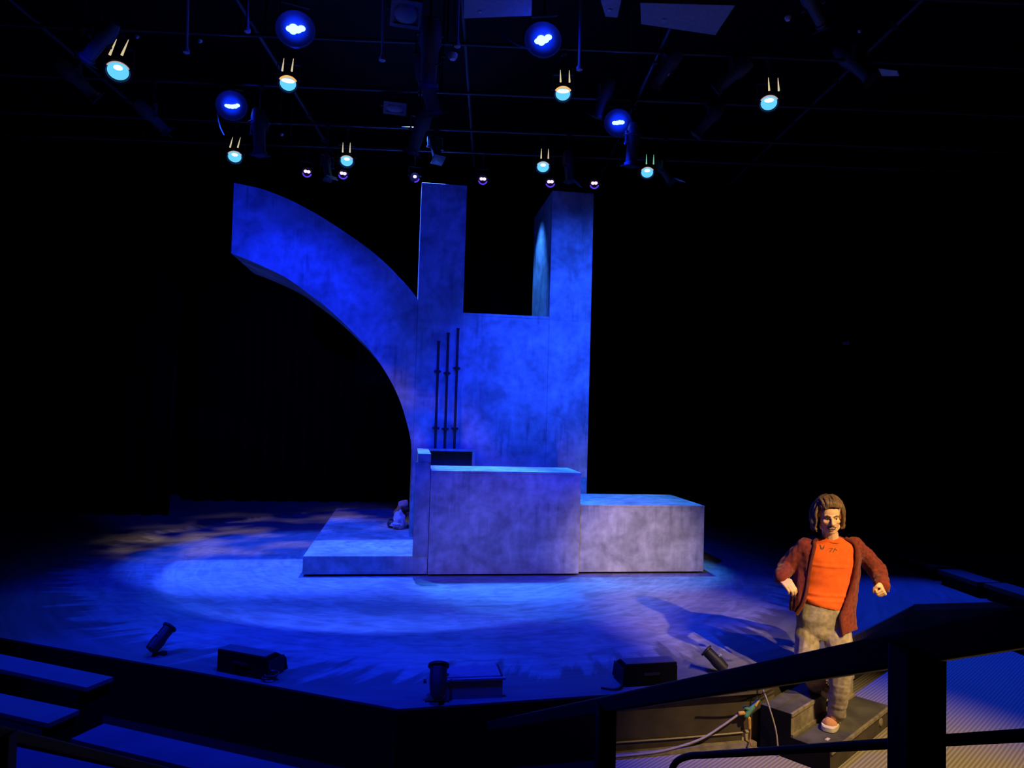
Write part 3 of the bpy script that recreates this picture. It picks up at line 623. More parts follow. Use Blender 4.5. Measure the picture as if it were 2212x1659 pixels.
for x0, lab in ((-4.3,'leftmost lengthwise pipe of the lighting grid'),(-1.95,'second lengthwise pipe of the lighting grid from the left'),(0.30,'third lengthwise pipe of the lighting grid from the left'),(2.45,'fourth lengthwise pipe of the lighting grid from the left'),(4.7,'rightmost lengthwise pipe of the lighting grid')):
    p = Vector((x0, 6.0, GZ+0.049)); g = thing('grid_pipe', p, lab, 'pipe', 'lengthwise pipes of the lighting grid')
    MB().tube([p, p+GN*5.6], 0.02, 10).build('tube', GRIP, g, smooth=True)
    for v in ROWS: q_ = p+GN*(v-6.0+0.0); MB().box((q_.x-0.03,q_.y-0.03,q_.z-0.03),(q_.x+0.03,q_.y+0.03,q_.z+0.028)).build('coupler', CAN, g)

def frame(d):
    d = Vector(d).normalized(); x = d.cross(Vector((0,0,1))).normalized()
    if x.length < 0.1: x = Vector((1,0,0))
    y = x.cross(d); return x, y, d
def hang(g, c, x, half, top=GZ):                # yoke, stem and clamp up to the pipe
    k = MB()
    yt = c+Vector((0,0,half+0.06))
    for sgn in (-1,1): k.bar(c+x*sgn*(half+0.012), c+x*sgn*(half+0.012)+Vector((0,0,half+0.06)), 0.03, 0.006, up=x)
    k.bar(yt-x*(half+0.015), yt+x*(half+0.015), 0.03, 0.008)
    k.build('yoke', STEEL, g)
    for sgn in (-1,1): MB().tube([c+x*sgn*(half-0.01), c+x*sgn*(half+0.03)], 0.014, 8).build('knob', CAN, g)
    if top-0.03 > yt.z: MB().tube([yt, Vector((yt.x,yt.y,top-0.02))], 0.012, 8).build('stem', CAN, g)
    MB().box((yt.x-0.025,yt.y-0.04,top-0.045),(yt.x+0.025,yt.y+0.04,top+0.03)).build('clamp', CAN, g)
def toward(c, tgt): return (Vector(tgt)-c).normalized()

def par_lamp(px, py, v, aim, s, label, energy, lean=0.0, vent=E_VENT, flare=0.4, color=CYAN, angle=40):
    c = on_row(px, py, v); x, y, d = frame(toward(c, EYE)+Vector((0,-0.1,-0.95)))
    g = thing('par_spotlight', c, label, 'spotlight', 'lit cyan spotlights')
    M_ = Matrix((x, y, d)).transposed().to_4x4(); M_.translation = c
    MB().lathe([(0.05*s,-0.30*s),(0.085*s,-0.26*s),(0.10*s,-0.1*s),(0.11*s,-0.01*s),(0.135*s,0.0),(0.135*s,0.02*s),(0.115*s,0.02*s),(0.105*s,-0.01*s)], 24, M_).build('can', CAN, g, smooth=True)
    MB().lathe([(0.102*s,-0.005*s),(0.06*s,0.006*s),(0.0,0.012*s)], 24, M_, cap=False).build('lens', E_CYAN, g, smooth=True)
    hot = MB().ell((0,0.045*s,0.008*s), (0.06*s*flare+0.02,0.03*s,0.006)); hot.v = [M_ @ p for p in hot.v]; hot.build('lamp', E_HOT, g, smooth=True)
    arc = MB().tube([M_ @ Vector((0.118*s*math.cos(t), 0.118*s*math.sin(t), 0.026*s)) for t in [PI*0.18+PI*0.64*k/12 for k in range(13)]], 0.004+0.008*flare, 6)
    arc.build('rim_flare', E_AMBER if flare > 0.6 else E_RIM, g)  # lamp's flare on the rim put in as a glowing arc
    R_ = Vector((math.cos(YAW), -math.sin(YAW), 0))
    for sgn in (-1,1):
        b0 = c+R_*sgn*0.062*s+Vector((lean*0.05,0,0.105*s)); b0 += Vector((0,-0.14*s,0)); t0 = b0+Vector((lean*0.12,0,0.17*s))
        MB().tube([b0, b0+(t0-b0)*0.6, t0], 0.013*s, 8, 0.003*s).build('vent_slot', vent, g, smooth=True)
    hang(g, c-d*0.12*s, x, 0.13*s)
    l = spot('par_beam', c+d*0.06, aim, energy, color, angle, 0.5, 0.07)
    return g
par_lamp(255,154,7.66,(-3.2,6.6,0),1.02,'lit cyan spotlight at the far left of the grid',70,0.5)
par_lamp(622,181,7.66,(-0.8,6.9,0),0.81,'lit cyan spotlight with amber flare, left of centre on the second pipe',70,0.1,flare=1.0)
par_lamp(1216,203,7.66,(1.4,6.9,0),0.77,'lit cyan spotlight with amber flare, right of centre on the second pipe',70,-0.05,flare=1.0)
par_lamp(1661,223,7.66,(4.2,6.8,0),0.83,'lit cyan spotlight at the far right of the grid',60,-0.1,flare=0.6)
par_lamp(507,339,10.07,(-1.4,8.6,0),0.86,'lit cyan spotlight above the tip of the arch',300,0.25,angle=30)
par_lamp(749,348,10.07,(0.9,8.7,1.2),0.81,'lit cyan spotlight above the middle of the arch, second from left on the far pipe',1000,0.0,angle=26)
par_lamp(1173,361,10.07,(1.5,9.1,1.2),0.81,'lit cyan spotlight above the gap between the pillars',1000,0.0,angle=30)
par_lamp(1398,373,10.07,(3.0,9.3,0.8),0.81,'lit cyan spotlight with greenish vents right of the right pillar',1250,0.0,angle=30,vent=E_VENTG)

def led_lamp(px, py, v, aim, s, label, energy, pattern, angle=44):
    c = on_row(px, py, v); face = toward(c, EYE+Vector((0,3.0,-1.5))); x, y, d = frame(face)
    g = thing('led_spotlight', c, label, 'spotlight', 'blue lit led spotlights')
    M_ = Matrix((x, y, d)).transposed().to_4x4(); M_.translation = c
    MB().lathe([(0.04*s,-0.26*s),(0.12*s,-0.22*s),(0.17*s,-0.06*s),(0.205*s,-0.012*s),(0.205*s,0.012*s),(0.197*s,0.012*s),(0.19*s,-0.013*s)], 26, M_).build('can', CAN, g, smooth=True)
    MB().lathe([(0.19*s,-0.014*s),(0.19*s,-0.008*s)], 28, M_).build('face_plate', E_HALO, g)  # added glowing disc that carries the led's halo
    for qx, qy, qr in pattern:
        qr *= 1.35; k = MB().ell((qx*s, qy*s, 0.004*s), (qr*s, qr*0.8*s, 0.012*s)); k.v = [M_ @ p for p in k.v]; k.build('diode', E_LED, g, smooth=True)
    hang(g, c-d*0.1*s, x, 0.14*s)
    pl = bpy.data.lights.new('led_spill', 'POINT'); pl.energy = 5; pl.color = BLUE; pl.shadow_soft_size = 0.08; po_ = bpy.data.objects.new('led_spill', pl); col.objects.link(po_); po_.location = c+d*0.16
    spot('led_beam', c+toward(c, aim)*0.12*s+d*0.1*s, aim, energy, BLUE, angle, 0.6, 0.06)
    return g
PA = [(-0.06,0.025,0.03),(-0.02,0.0,0.035),(0.02,0.015,0.035),(0.055,-0.01,0.03),(0.02,-0.03,0.028)]
led_lamp(638,63,6.46,(-1.6,10.1,3.0),0.86,'blue led spotlight at the top left of centre, bright cluster',800,PA)
led_lamp(1173,86,6.46,(1.8,10.1,1.8),0.84,'blue led spotlight at the top right of centre, bright cluster',800,PA)
led_lamp(500,228,8.87,(-2.2,8.2,0),0.92,'blue led spotlight low on the left above the arch, beside a hanging profile spot',520,[(-0.075,0.02,0.022),(-0.045,0.0,0.026),(-0.01,-0.012,0.026),(0.03,-0.016,0.026),(0.06,-0.014,0.02)])
led_lamp(1335,265,8.87,(3.0,8.0,0),0.86,'blue led spotlight above the right pillar',520,[(-0.06,0,0.026),(-0.025,0.004,0.028),(0.012,0.0,0.028),(0.05,0.002,0.026)])

def mini_lamp(px, py, v, label, half=False):
    c = on_row(px, py, v); x, y, d = frame(toward(c, (0.6, 4.0, 0.6)))
    g = thing('mini_spotlight', c, label, 'spotlight', 'small violet spotlights')
    M_ = Matrix((x, y, d)).transposed().to_4x4(); M_.translation = c; s = 0.62
    MB().lathe([(0.05*s,-0.22*s),(0.1*s,-0.2*s),(0.112*s,0.0),(0.125*s,0.03*s),(0.118*s,0.03*s),(0.104*s,0.0)], 20, M_).build('can', CAN, g, smooth=True)
    xs = (0.0,) if half else (-0.036, 0.036)
    for qx in xs:
        k = MB().ell((qx*s, 0.02*s, 0.01*s), (0.045*s, 0.04*s, 0.012*s)); k.v = [M_ @ p for p in k.v]; k.build('diode', E_PINK, g, smooth=True)
    MB().tube([M_ @ Vector((0.105*s*math.cos(t), 0.105*s*math.sin(t), 0.03*s)) for t in [PI*(1.08 if not half else 1.05)+PI*(0.84 if not half else 0.45)*k/14 for k in range(15)]], 0.011*s+0.003, 8).build('rim', E_PURP, g)  # led light on the lower rim put in as a glowing crescent
    hang(g, c-d*0.1*s, x, 0.12*s)
for a in ((663,372,10.95,'small violet spotlight farthest left of the row above the set'),(741,376,10.95,'small violet spotlight under the cyan one above the arch'),
          (896,383,10.95,'small violet spotlight half turned away beside the left pillar top',True),(1043,388,10.95,'small violet spotlight above the gap between the pillars'),
          (1189,394,10.95,'small violet spotlight at the left corner of the right pillar top'),(1284,397,10.95,'brightest small violet spotlight at the right corner of the right pillar top')):
    mini_lamp(*a)

def profile(px, py, v, aim, s, label, flap=None, ring=False, top=GZ):
    c = on_row(px, py, v); x, y, d = frame(aim)
    g = thing('profile_spotlight', c, label, 'spotlight')
    M_ = Matrix((x, y, d)).transposed().to_4x4(); M_.translation = c
    MB().lathe([(0.03*s,-0.30*s),(0.07*s,-0.29*s),(0.095*s,-0.2*s),(0.10*s,-0.08*s),(0.075*s,-0.02*s),(0.07*s,0.22*s)], 20, M_).build('body', STEEL, g, smooth=True)
    MB().lathe([(0.075*s,0.22*s),(0.088*s,0.225*s),(0.088*s,0.26*s),(0.07*s,0.262*s),(0.066*s,0.235*s)], 20, M_).build('lens_tube', STEEL, g, smooth=True)
    MB().box((-0.095*s,-0.095*s,0.262*s),(0.095*s,0.095*s,0.272*s),M_).build('gel_frame', CAN, g)
    MB().lathe([(0.062*s,0.273*s),(0.0,0.278*s)], 20, M_, cap=False).build('lens', GRIP, g, smooth=True)
    if flap:
        k = MB(); k.add([M_ @ (Vector(p)*s) for p in ((-0.1,0.1,0.27),(0.1,0.1,0.27),(0.07,0.2,0.42),(-0.07,0.2,0.42),(-0.1,0.106,0.27),(0.1,0.106,0.27),(0.07,0.206,0.42),(-0.07,0.206,0.42))], [(0,1,2,3),(7,6,5,4),(0,4,5,1),(1,5,6,2),(2,6,7,3),(3,7,4,0)]); k.build('barn_door', PALE, g)
    if ring:
        MB().tube([c-d*0.12*s+x*0.13*s*math.cos(t)+y*0.13*s*math.sin(t) for t in [2*PI*k/20 for k in range(16)]], 0.008, 8).build('cable_loop', GRIP, g, smooth=True)
    hang(g, c, x, 0.11*s, top); return g
DN = (0.05, 0.1, -1)
profile(560,288,8.87,DN,1.0,'dark profile spot hanging straight down right of the left blue led lamp',ring=True)
profile(1366,315,8.87,(-0.05,0.1,-1),0.95,'dark profile spot hanging down under the right blue led lamp',ring=True)
profile(1228,362,10.07,(0.1,-0.1,-1),0.8,'dark profile spot with a pale flap above the right pillar',flap=1)
profile(706,360,10.07,(0.2,-0.3,-1),0.75,'dark profile spot with a pale flap above the arch, beside the violet lamps',flap=1)
profile(1436,372,10.07,(0.4,-0.4,-0.9),0.75,'dark profile spot with a pale flap, rightmost on the far pipe',flap=1)
profile(1758,14,6.46,(0.9,0.5,-0.7),0.8,'blue-tinged profile spot in the upper right corner')
profile(1848,140,7.66,(0.5,-0.5,-0.9),1.0,'dark spotlight with a big rounded pale shield at the far right',flap=1)
profile(1530,262,8.87,(-0.6,0.3,-0.8),0.85,'dim profile spot pointing left, right of the grid centre')
profile(1440,150,7.66,(-0.5,0.6,-0.8),0.8,'dim profile spot on the second pipe between the right cyan lamps')
profile(1582,165,7.66,(-0.7,0.5,-0.6),0.8,'dim profile spot left of the far right cyan lamp')
profile(330,255,8.87,(0.7,0.5,-0.6),0.85,'dim profile spot below the far left cyan lamp')
profile(170,175,7.66,(0.8,0.5,-0.7),0.85,'dim profile spot at the far left end of the second pipe')
profile(215,90,6.46,(-0.7,0.4,-0.7),0.8,'dim profile spot at the far left end of the nearest pipe')
profile(928,118,6.46,(0.0,0.5,-0.9),1.05,'black profile spot in the dark centre cluster, front one')
profile(925,190,7.66,(0.3,0.4,-0.9),1.05,'black profile spot in the dark centre cluster, second from front')
profile(905,285,8.87,(-0.3,0.4,-0.9),1.05,'black profile spot in the dark centre cluster, third from front')
profile(940,320,10.07,(0.2,-0.5,-0.9),0.9,'black profile spot in the dark centre cluster, rear one above the left pillar')
profile(1303,215,8.87,(-0.3,0.3,-0.9),0.85,'dark profile spot just left of the right blue led lamp')

def flood(px, py, v, w_, h_, label):
    c = on_row(px, py, v); x, y, d = frame(toward(c, (0.3, 2.0, 1.0)))
    g = thing('framed_floodlight', c, label, 'floodlight', 'square framed floodlights')
    M_ = Matrix((x, y, d)).transposed().to_4x4(); M_.translation = c
    MB().box((-w_,-h_,-0.2),(w_,h_,-0.01),M_).build('housing', CAN, g, bevel=0.01)
    k = MB()
    for lo, hi in (((-w_,-h_,0),(w_,-h_+0.03,0.015)),((-w_,h_-0.03,0),(w_,h_,0.015)),((-w_,-h_+0.03,0),(-w_+0.03,h_-0.03,0.015)),((w_-0.03,-h_+0.03,0),(w_,h_-0.03,0.015))): k.box(lo, hi, M_)
    k.build('gel_frame', PANELM, g)
    MB().box((-w_+0.03,-h_+0.03,-0.009),(w_-0.03,h_-0.03,-0.002),M_).build('face_plate', PANELM, g)
    M2 = M_ @ Matrix.Diagonal((w_*0.75, h_*0.75, 1, 1)); MB().lathe([(1,0.0),(0.85,0.012),(0.5,0.02),(0,0.024)], 28, M2, cap=False).build('lens', PALE, g, smooth=True)
    hang(g, c-d*0.1, x, w_)
flood(877,30,6.46,0.14,0.12,'square framed floodlight with round lens at the top centre')
flood(853,234,8.87,0.14,0.075,'smaller square framed floodlight lower in the dark centre of the grid')

for x0, y0, x1, y1, v, r, lab in ((403,10,407,105,6.46,0.016,'vertical strap hanging at the upper left of the grid'),(533,12,538,60,6.46,0.013,'short hanging rod left of the top left led lamp'),
        (825,62,829,122,6.46,0.012,'thin hanging rod left of the square floodlight'),(989,28,989,92,6.46,0.013,'hanging rod right of the square floodlight'),(1253,52,1253,142,6.46,0.015,'bright hanging rod with a knob right of the top right led lamp')):
    t_ = on_row(x0, y0, v); b_ = on_row(x1, y1, v); b_.x = t_.x+(b_.x-t_.x)*0.5
    g = thing('hanging_rod', b_, lab, 'rod', 'rods hanging from the grid')
    MB().tube([b_, Vector((t_.x,t_.y,GZ-0.02))], r, 8).build('rod', PALE, g, smooth=True)
    MB().lathe([(0.012,-0.05),(0.03,-0.04),(0.03,-0.015),(0.018,0.0),(0.016,0.03)], 12, Matrix.Translation(b_)).build('end_knob', PALE, g, smooth=True)
    MB().box((t_.x-0.022,t_.y-0.04,GZ-0.045),(t_.x+0.022,t_.y+0.04,GZ+0.03)).build('clamp', CAN, g)

# small pale tags and bulbs that hang under the grid
TAGM = plain('pale_tag', (0.75, 0.75, 0.72), 0.6)
for px, py, v, r, lab in ((296,80,6.46,.018,'small pale tag hanging high at the upper left of the grid'),(432,89,6.46,.02,'small pale tag between the upper left rods'),(978,122,6.46,.045,'pale half-round bowl hanging in the dark centre of the grid'),
        (928,103,6.46,.018,'tiny pale tag left of the half-round bowl'),(1442,160,7.66,.026,'small pale tag right of the second pipe middle'),(1582,170,7.66,.024,'small pale tag left of the far right cyan lamp'),
        (1857,68,6.46,.016,'tiny pale tag at the far upper right'),(1563,33,6.46,.03,'oval pale tag before the large slanted board'),(609,291,8.87,.022,'small pale tag right of the left hanging profile spot'),(1702,40,6.46,.03,'pale flap hanging at the upper right of the grid')):
    c = on_row(px, py, v); g = thing('hanging_tag', c, lab, 'tag', 'small tags hanging from the grid')
    k = MB(); k.lathe([(0.0,-r*0.8),(r*0.6,-r*0.65),(r*0.95,-r*0.1),(r,r*0.5),(0.0,r*0.55)], 14, Matrix.Translation(c), cap=False); k.build('bowl', TAGM, g, smooth=True)
    MB().tube([c+Vector((0,0,r*0.5)), Vector((c.x, c.y, GZ))], 0.003, 6).build('wire', CAN, g)
# boards hung at the very top of the frame
for quad, z, lab in ((((1003,-30),(1150,-24),(1148,34),(1002,40)), 5.5, 'dim board hung above the middle of the frame top'),
                     (((1288,-30),(1348,-28),(1334,38),(1308,36)), 5.5, 'small tapering board hung at the frame top right of centre'),
                     (((1383,6),(1588,12),(1545,76),(1385,52)), 5.5, 'large dim slanted board hung at the top right')):
    P = [onz(*q_, z) for q_ in quad]; cc = sum(P, Vector((0,0,0)))/4
    g = thing('ceiling_board', cc, lab, 'ceiling board', 'boards hung above the grid')
    poly = [(p.x, p.y) for p in P]
    if sum(poly[i][0]*poly[(i+1)%4][1]-poly[(i+1)%4][0]*poly[i][1] for i in range(4)) < 0: poly = poly[::-1]
    MB().prism(poly, z, z+0.03).build('board', PANELM, g)
    MB().ell(P[3]*0.75+P[1]*0.25+Vector((0,0,-0.004)), (0.02,0.02,0.008)).build('screw_cap', PALE, g, smooth=True)
    for a_ in (0, 2): q_ = P[a_]*0.7+cc*0.3; MB().tube([Vector((q_.x,q_.y,z+0.03)), Vector((q_.x,q_.y,7.2))], 0.006, 6).build('wire', CAN, g)
# loose leads swagging under the grid
for pts, v, lab in ((((1382,118),(1370,145),(1352,172),(1340,196)),7.66,'thin lead drooping on the right of the grid'),(((900,95),(925,128),(940,140),(960,132)),6.46,'thin lead drooping in the dark centre of the grid'),
                    (((1080,70),(1098,85),(1120,98),(1146,106)),6.46,'thin lead running to the top right led lamp'),(((466,215),(470,250),(476,275),(484,292)),8.87,'lead hanging left of the left blue led lamp')):
    cable('grid_lead', [on_row(x_, y_, v) for x_, y_ in pts], 0.008, GRIP, lab)
# ------------------------------------------------------------------ the man on the steps
R3 = Vector((math.cos(YAW), -math.sin(YAW), 0)); D3 = Vector((math.sin(YAW), math.cos(YAW), 0)); U3 = Vector((0,0,1))
SKIN = plain('skin', (0.80, 0.50, 0.33), 0.5, var=0.08, scale=30, spec=0.35)
def cloth(name, c, var=0.2, scale=22, weave=420.0):
    m, nt, b = new_mat(name); N = nt.nodes.new; L = nt.links.new
    tc = N('ShaderNodeTexCoord'); nz = N('ShaderNodeTexNoise'); nz.inputs['Scale'].default_value = scale; nz.inputs['Detail'].default_value = 5
    fi = N('ShaderNodeTexNoise'); fi.inputs['Scale'].default_value = weave
    rp_ = N('ShaderNodeValToRGB'); rp_.color_ramp.elements[0].position = 0.3; rp_.color_ramp.elements[1].position = 0.72
    rp_.color_ramp.elements[0].color = (*[v*(1-var) for v in c], 1); rp_.color_ramp.elements[1].color = (*[min(1, v*(1+var)) for v in c], 1)
    L(tc.outputs['Object'], nz.inputs['Vector']); L(tc.outputs['Object'], fi.inputs['Vector']); L(nz.outputs[0], rp_.inputs[0]); L(rp_.outputs[0], b.inputs['Base Color'])
    bp = N('ShaderNodeBump'); bp.inputs['Strength'].default_value = 0.3; bp.inputs['Distance'].default_value = 0.004; L(fi.outputs[0], bp.inputs['Height']); L(bp.outputs[0], b.inputs['Normal'])
    b.inputs['Roughness'].default_value = 0.9; b.inputs['Specular IOR Level'].default_value = 0.1
    b.inputs['Sheen Weight'].default_value = 0.15
    return m
SHIRT = cloth('orange_jersey', (0.72, 0.115, 0.016), 0.12); CARD = cloth('maroon_knit', (0.175, 0.032, 0.022), 0.35, 50, 240)
CARDB = cloth('maroon_rib', (0.13, 0.026, 0.018), 0.3, 40, 300)
TROU = cloth('washed_grey_corduroy', (0.30, 0.255, 0.20), 0.35, 26); HAIRM = plain('brown_hair', (0.17, 0.105, 0.06), 0.5, var=0.5, scale=70)
SOLE = plain('white_rubber', (0.85, 0.8, 0.62), 0.6); CANVAS = plain('tan_canvas', (0.62, 0.30, 0.12), 0.85); LACE = plain('black_lace', (0.015, 0.013, 0.012), 0.8)
EYEM = plain('eye_white', (0.6, 0.55, 0.5), 0.3); IRIS = plain('dark_iris', (0.03, 0.02, 0.015), 0.3); LIP = plain('lips', (0.42, 0.13, 0.09), 0.5); TEETH = plain('teeth', (0.7, 0.62, 0.5), 0.4)
BROWM = plain('eyebrow_hair', (0.17, 0.09, 0.05), 0.8)

def remesh(mb, name, m, parent, vox, it=6, fac=0.5, wrinkle=None):
    me = mb.mesh(name+'_raw'); t = bpy.data.objects.new(name+'_raw', me); col.objects.link(t)
    r = t.modifiers.new('r', 'REMESH'); r.mode = 'VOXEL'; r.voxel_size = vox
    s_ = t.modifiers.new('s', 'SMOOTH'); s_.iterations = it; s_.factor = fac
    dg = bpy.context.evaluated_depsgraph_get(); dg.update()
    me2 = bpy.data.meshes.new_from_object(t.evaluated_get(dg)); me2.name = name
    bpy.data.objects.remove(t); bpy.data.meshes.remove(me)
    if wrinkle:
        nor = [v.normal.copy() for v in me2.vertices]
        for v, n_ in zip(me2.vertices, nor): v.co += n_*wrinkle(v.co)
    off = LOC.get(parent.name, Vector((0,0,0))) if parent is not None else Vector((0,0,0))
    for v in me2.vertices: v.co -= off
    me2.materials.clear(); me2.materials.append(m)
    for p in me2.polygons: p.use_smooth = True
    return link(name, me2, parent)

def ring(py, cx, hw, b, D, tilt=0.0):
    c = ond(cx, py, D); a = R3*(hw*D/F_PX)+U3*tilt
    return (c, a, D3*b)
# --- head frame: x to the picture's right, y up, z out of the face
HC = ond(1791, 1113, 5.50)
hy, hp, hr = math.radians(-11), math.radians(-9), math.radians(3)
B0 = Matrix((R3, U3, -D3)).transposed()
HR = B0 @ Matrix.Rotation(hy, 3, 'Y') @ Matrix.Rotation(-hp, 3, 'X') @ Matrix.Rotation(hr, 3, 'Z')
HS = 1.07
def hpnt(x, y, z): return HC + HR @ (Vector((x, y, z))*HS)
def hell(mb, c, r): return mb.ell(hpnt(*c), [v*HS for v in r], HR, 20, 14)
def hcap(mb, a, ra, b, rb): return mb.cap(hpnt(*a), ra*HS, hpnt(*b), rb*HS)

def hand(mb, wrist, d, n_, curl, L=0.095, spread=0.02, thumb_side=1, tcurl=0.5):
    # palm towards n_, fingers along d, curl list of three joint angles (radians)
    d = d.normalized(); n_ = (n_-d*n_.dot(d)).normalized(); s_ = d.cross(n_)*thumb_side
    for k in range(4):
        o_ = s_*(0.030-0.0195*k); base = wrist+d*(L*(0.97, 1.0, 0.96, 0.88)[k])+o_
        mb.cap(wrist+o_*0.7+d*0.012, 0.0145, base, 0.0125)
        segs = [(0.043,0.027,0.020),(0.047,0.030,0.021),(0.043,0.028,0.020),(0.034,0.021,0.018)][k]
        ang = 0; p = base; r0 = (0.0105,0.011,0.0105,0.0092)[k]
        for sgm, a_ in zip(segs, curl):
            ang += a_; q_ = p+(d*math.cos(ang)+n_*math.sin(ang))*sgm
            mb.cap(p, r0, q_, r0*0.9); r0 *= 0.9; p = q_
    t0 = wrist+d*0.022+s_*0.026+n_*0.008; t1 = t0+(d*0.72+s_*0.55+n_*0.3).normalized()*0.042
    t2 = t1+(d*math.cos(tcurl)*0.8+n_*math.sin(tcurl)*0.8-s_*0.35).normalized()*0.033; t3 = t2+(d*0.45+n_*0.5-s_*0.75).normalized()*0.026
    mb.chain([t0, t1, t2, t3], [0.016, 0.0135, 0.0125, 0.0105])

root_loc = st(0.62, 0.38, T2)
man = thing('person', root_loc, 'long-haired man in orange shirt and maroon cardigan walking down the stage steps', 'person')
# joints
shR = ond(1738, 1178, 5.60); elR = ond(1699, 1226, 5.66); wrR = ond(1686, 1247, 5.47)
shL = ond(1847, 1176, 5.60); elL = ond(1896, 1232, 5.66); wrL = ond(1903, 1262, 5.46)
hipR = ond(1752, 1340, 5.60); knR = ond(1741, 1418, 5.52); anR = ond(1766, 1485, 5.70)
hipL = ond(1806, 1340, 5.58); knL = ond(1818, 1438, 5.40); anL = ond(1803, 1546, 5.43)
# body: one continuous mesh
b = MB()
hell(b, (0,0.038,-0.018), (0.077,0.094,0.096)); hell(b, (0,-0.03,0.018), (0.064,0.082,0.072)); hell(b, (0,0.03,0.045), (0.058,0.055,0.045))
hell(b, (0,-0.098,0.052), (0.030,0.026,0.030)); hell(b, (0,-0.075,0.05), (0.042,0.035,0.034))
hcap(b, (-0.045,-0.078,0.015), 0.026, (-0.012,-0.100,0.052), 0.022); hcap(b, (0.045,-0.078,0.015), 0.026, (0.012,-0.100,0.052), 0.022)
hcap(b, (-0.040,0.016,0.074), 0.0125, (-0.010,0.014,0.086), 0.0125); hcap(b, (0.040,0.016,0.074), 0.0125, (0.010,0.014,0.086), 0.0125)
hcap(b, (0,0.010,0.087), 0.0085, (0,-0.034,0.108), 0.0125); hell(b, (-0.013,-0.039,0.093), (0.009,0.008,0.010)); hell(b, (0.013,-0.039,0.093), (0.009,0.008,0.010))
hell(b, (-0.040,-0.026,0.062), (0.021,0.018,0.019)); hell(b, (0.040,-0.026,0.062), (0.021,0.018,0.019))
hell(b, (0,-0.058,0.076), (0.028,0.016,0.014)); hell(b, (0,-0.086,0.073), (0.022,0.010,0.013))
hell(b, (-0.079,-0.005,-0.008), (0.010,0.03,0.017)); hell(b, (0.079,-0.005,-0.008), (0.010,0.03,0.017))
nk = ond(1795, 1166, 5.58); b.chain([hpnt(0,-0.06,-0.02), nk], [0.056, 0.062])
b.loft([ring(1163,1794,20,.06,5.59), ring(1170,1792,44,.085,5.60), ring(1182,1791,55,.10,5.60), ring(1215,1789,47,.105,5.59), ring(1260,1783,41,.095,5.58), ring(1310,1778,43,.10,5.58), ring(1350,1779,44,.10,5.58)], 24)
b.chain([shR, elR, wrR], [0.052, 0.042, 0.028]); b.chain([shL, elL, wrL], [0.052, 0.042, 0.028])
b.chain([hipR, knR, anR], [0.075, 0.055, 0.038]); b.chain([hipL, knL, anL], [0.075, 0.055, 0.038])
fR = (ond(1706, 1266, 5.40)-wrR); hand(b, wrR, fR, (R3*0.25-U3*0.75+D3*0.5), (0.55,0.7,0.5), thumb_side=1)
fL = (R3*-0.15-U3*0.55-D3*0.8); hand(b, wrL, fL, (R3*-0.75-U3*0.5+D3*0.25), (1.35,1.7,0.95), L=0.084, thumb_side=-1, tcurl=1.5)
skin_o = remesh(b, 'body', SKIN, man, 0.0042, 5, 0.5)
# face details
k = MB(); hell(k, (-0.029,-0.001,0.071), (0.0125,0.0095,0.0115)); k.build('eye', EYEM, man, smooth=True)
k = MB(); hell(k, (0.029,-0.001,0.071), (0.0125,0.0095,0.0115)); k.build('eye', EYEM, man, smooth=True)
for sx in (-1, 1):
    k = MB(); hell(k, (sx*0.029+0.002,-0.003,0.0805), (0.0058,0.0058,0.0035)); k.build('iris', IRIS, man, smooth=True)
    k = MB(); k.chain([hpnt(sx*0.013,0.017,0.0985), hpnt(sx*0.030,0.0225,0.0925), hpnt(sx*0.050,0.016,0.079)], [0.0042,0.0055,0.0032]); k.build('eyebrow', BROWM, man, smooth=True)
k = MB(); hell(k, (0,-0.073,0.0850), (0.024,0.0105,0.0065)); k.build('mouth', LACE, man, smooth=True)
k = MB(); hell(k, (0,-0.0695,0.0872), (0.019,0.0042,0.0055)); k.build('teeth', TEETH, man, smooth=True)
k = MB(); k.chain([hpnt(-0.025,-0.070,0.0775), hpnt(-0.008,-0.0625,0.0905), hpnt(0,-0.0635,0.092), hpnt(0.008,-0.0625,0.0905), hpnt(0.025,-0.070,0.0775)], [0.003,0.0045,0.004,0.0045,0.003])
k.chain([hpnt(-0.024,-0.0735,0.0775), hpnt(-0.008,-0.0825,0.0885), hpnt(0.008,-0.0825,0.0885), hpnt(0.024,-0.0735,0.0775)], [0.003,0.0052,0.0052,0.003]); k.build('lips', LIP, man, smooth=True)
k = MB(); k.chain([hpnt(-0.030,-0.066,0.077), hpnt(-0.012,-0.0535,0.0925), hpnt(0,-0.0525,0.0945), hpnt(0.012,-0.0535,0.0925), hpnt(0.030,-0.066,0.077)], [0.0018,0.0026,0.0018,0.0026,0.0018]); k.build('moustache', BROWM, man, smooth=True)
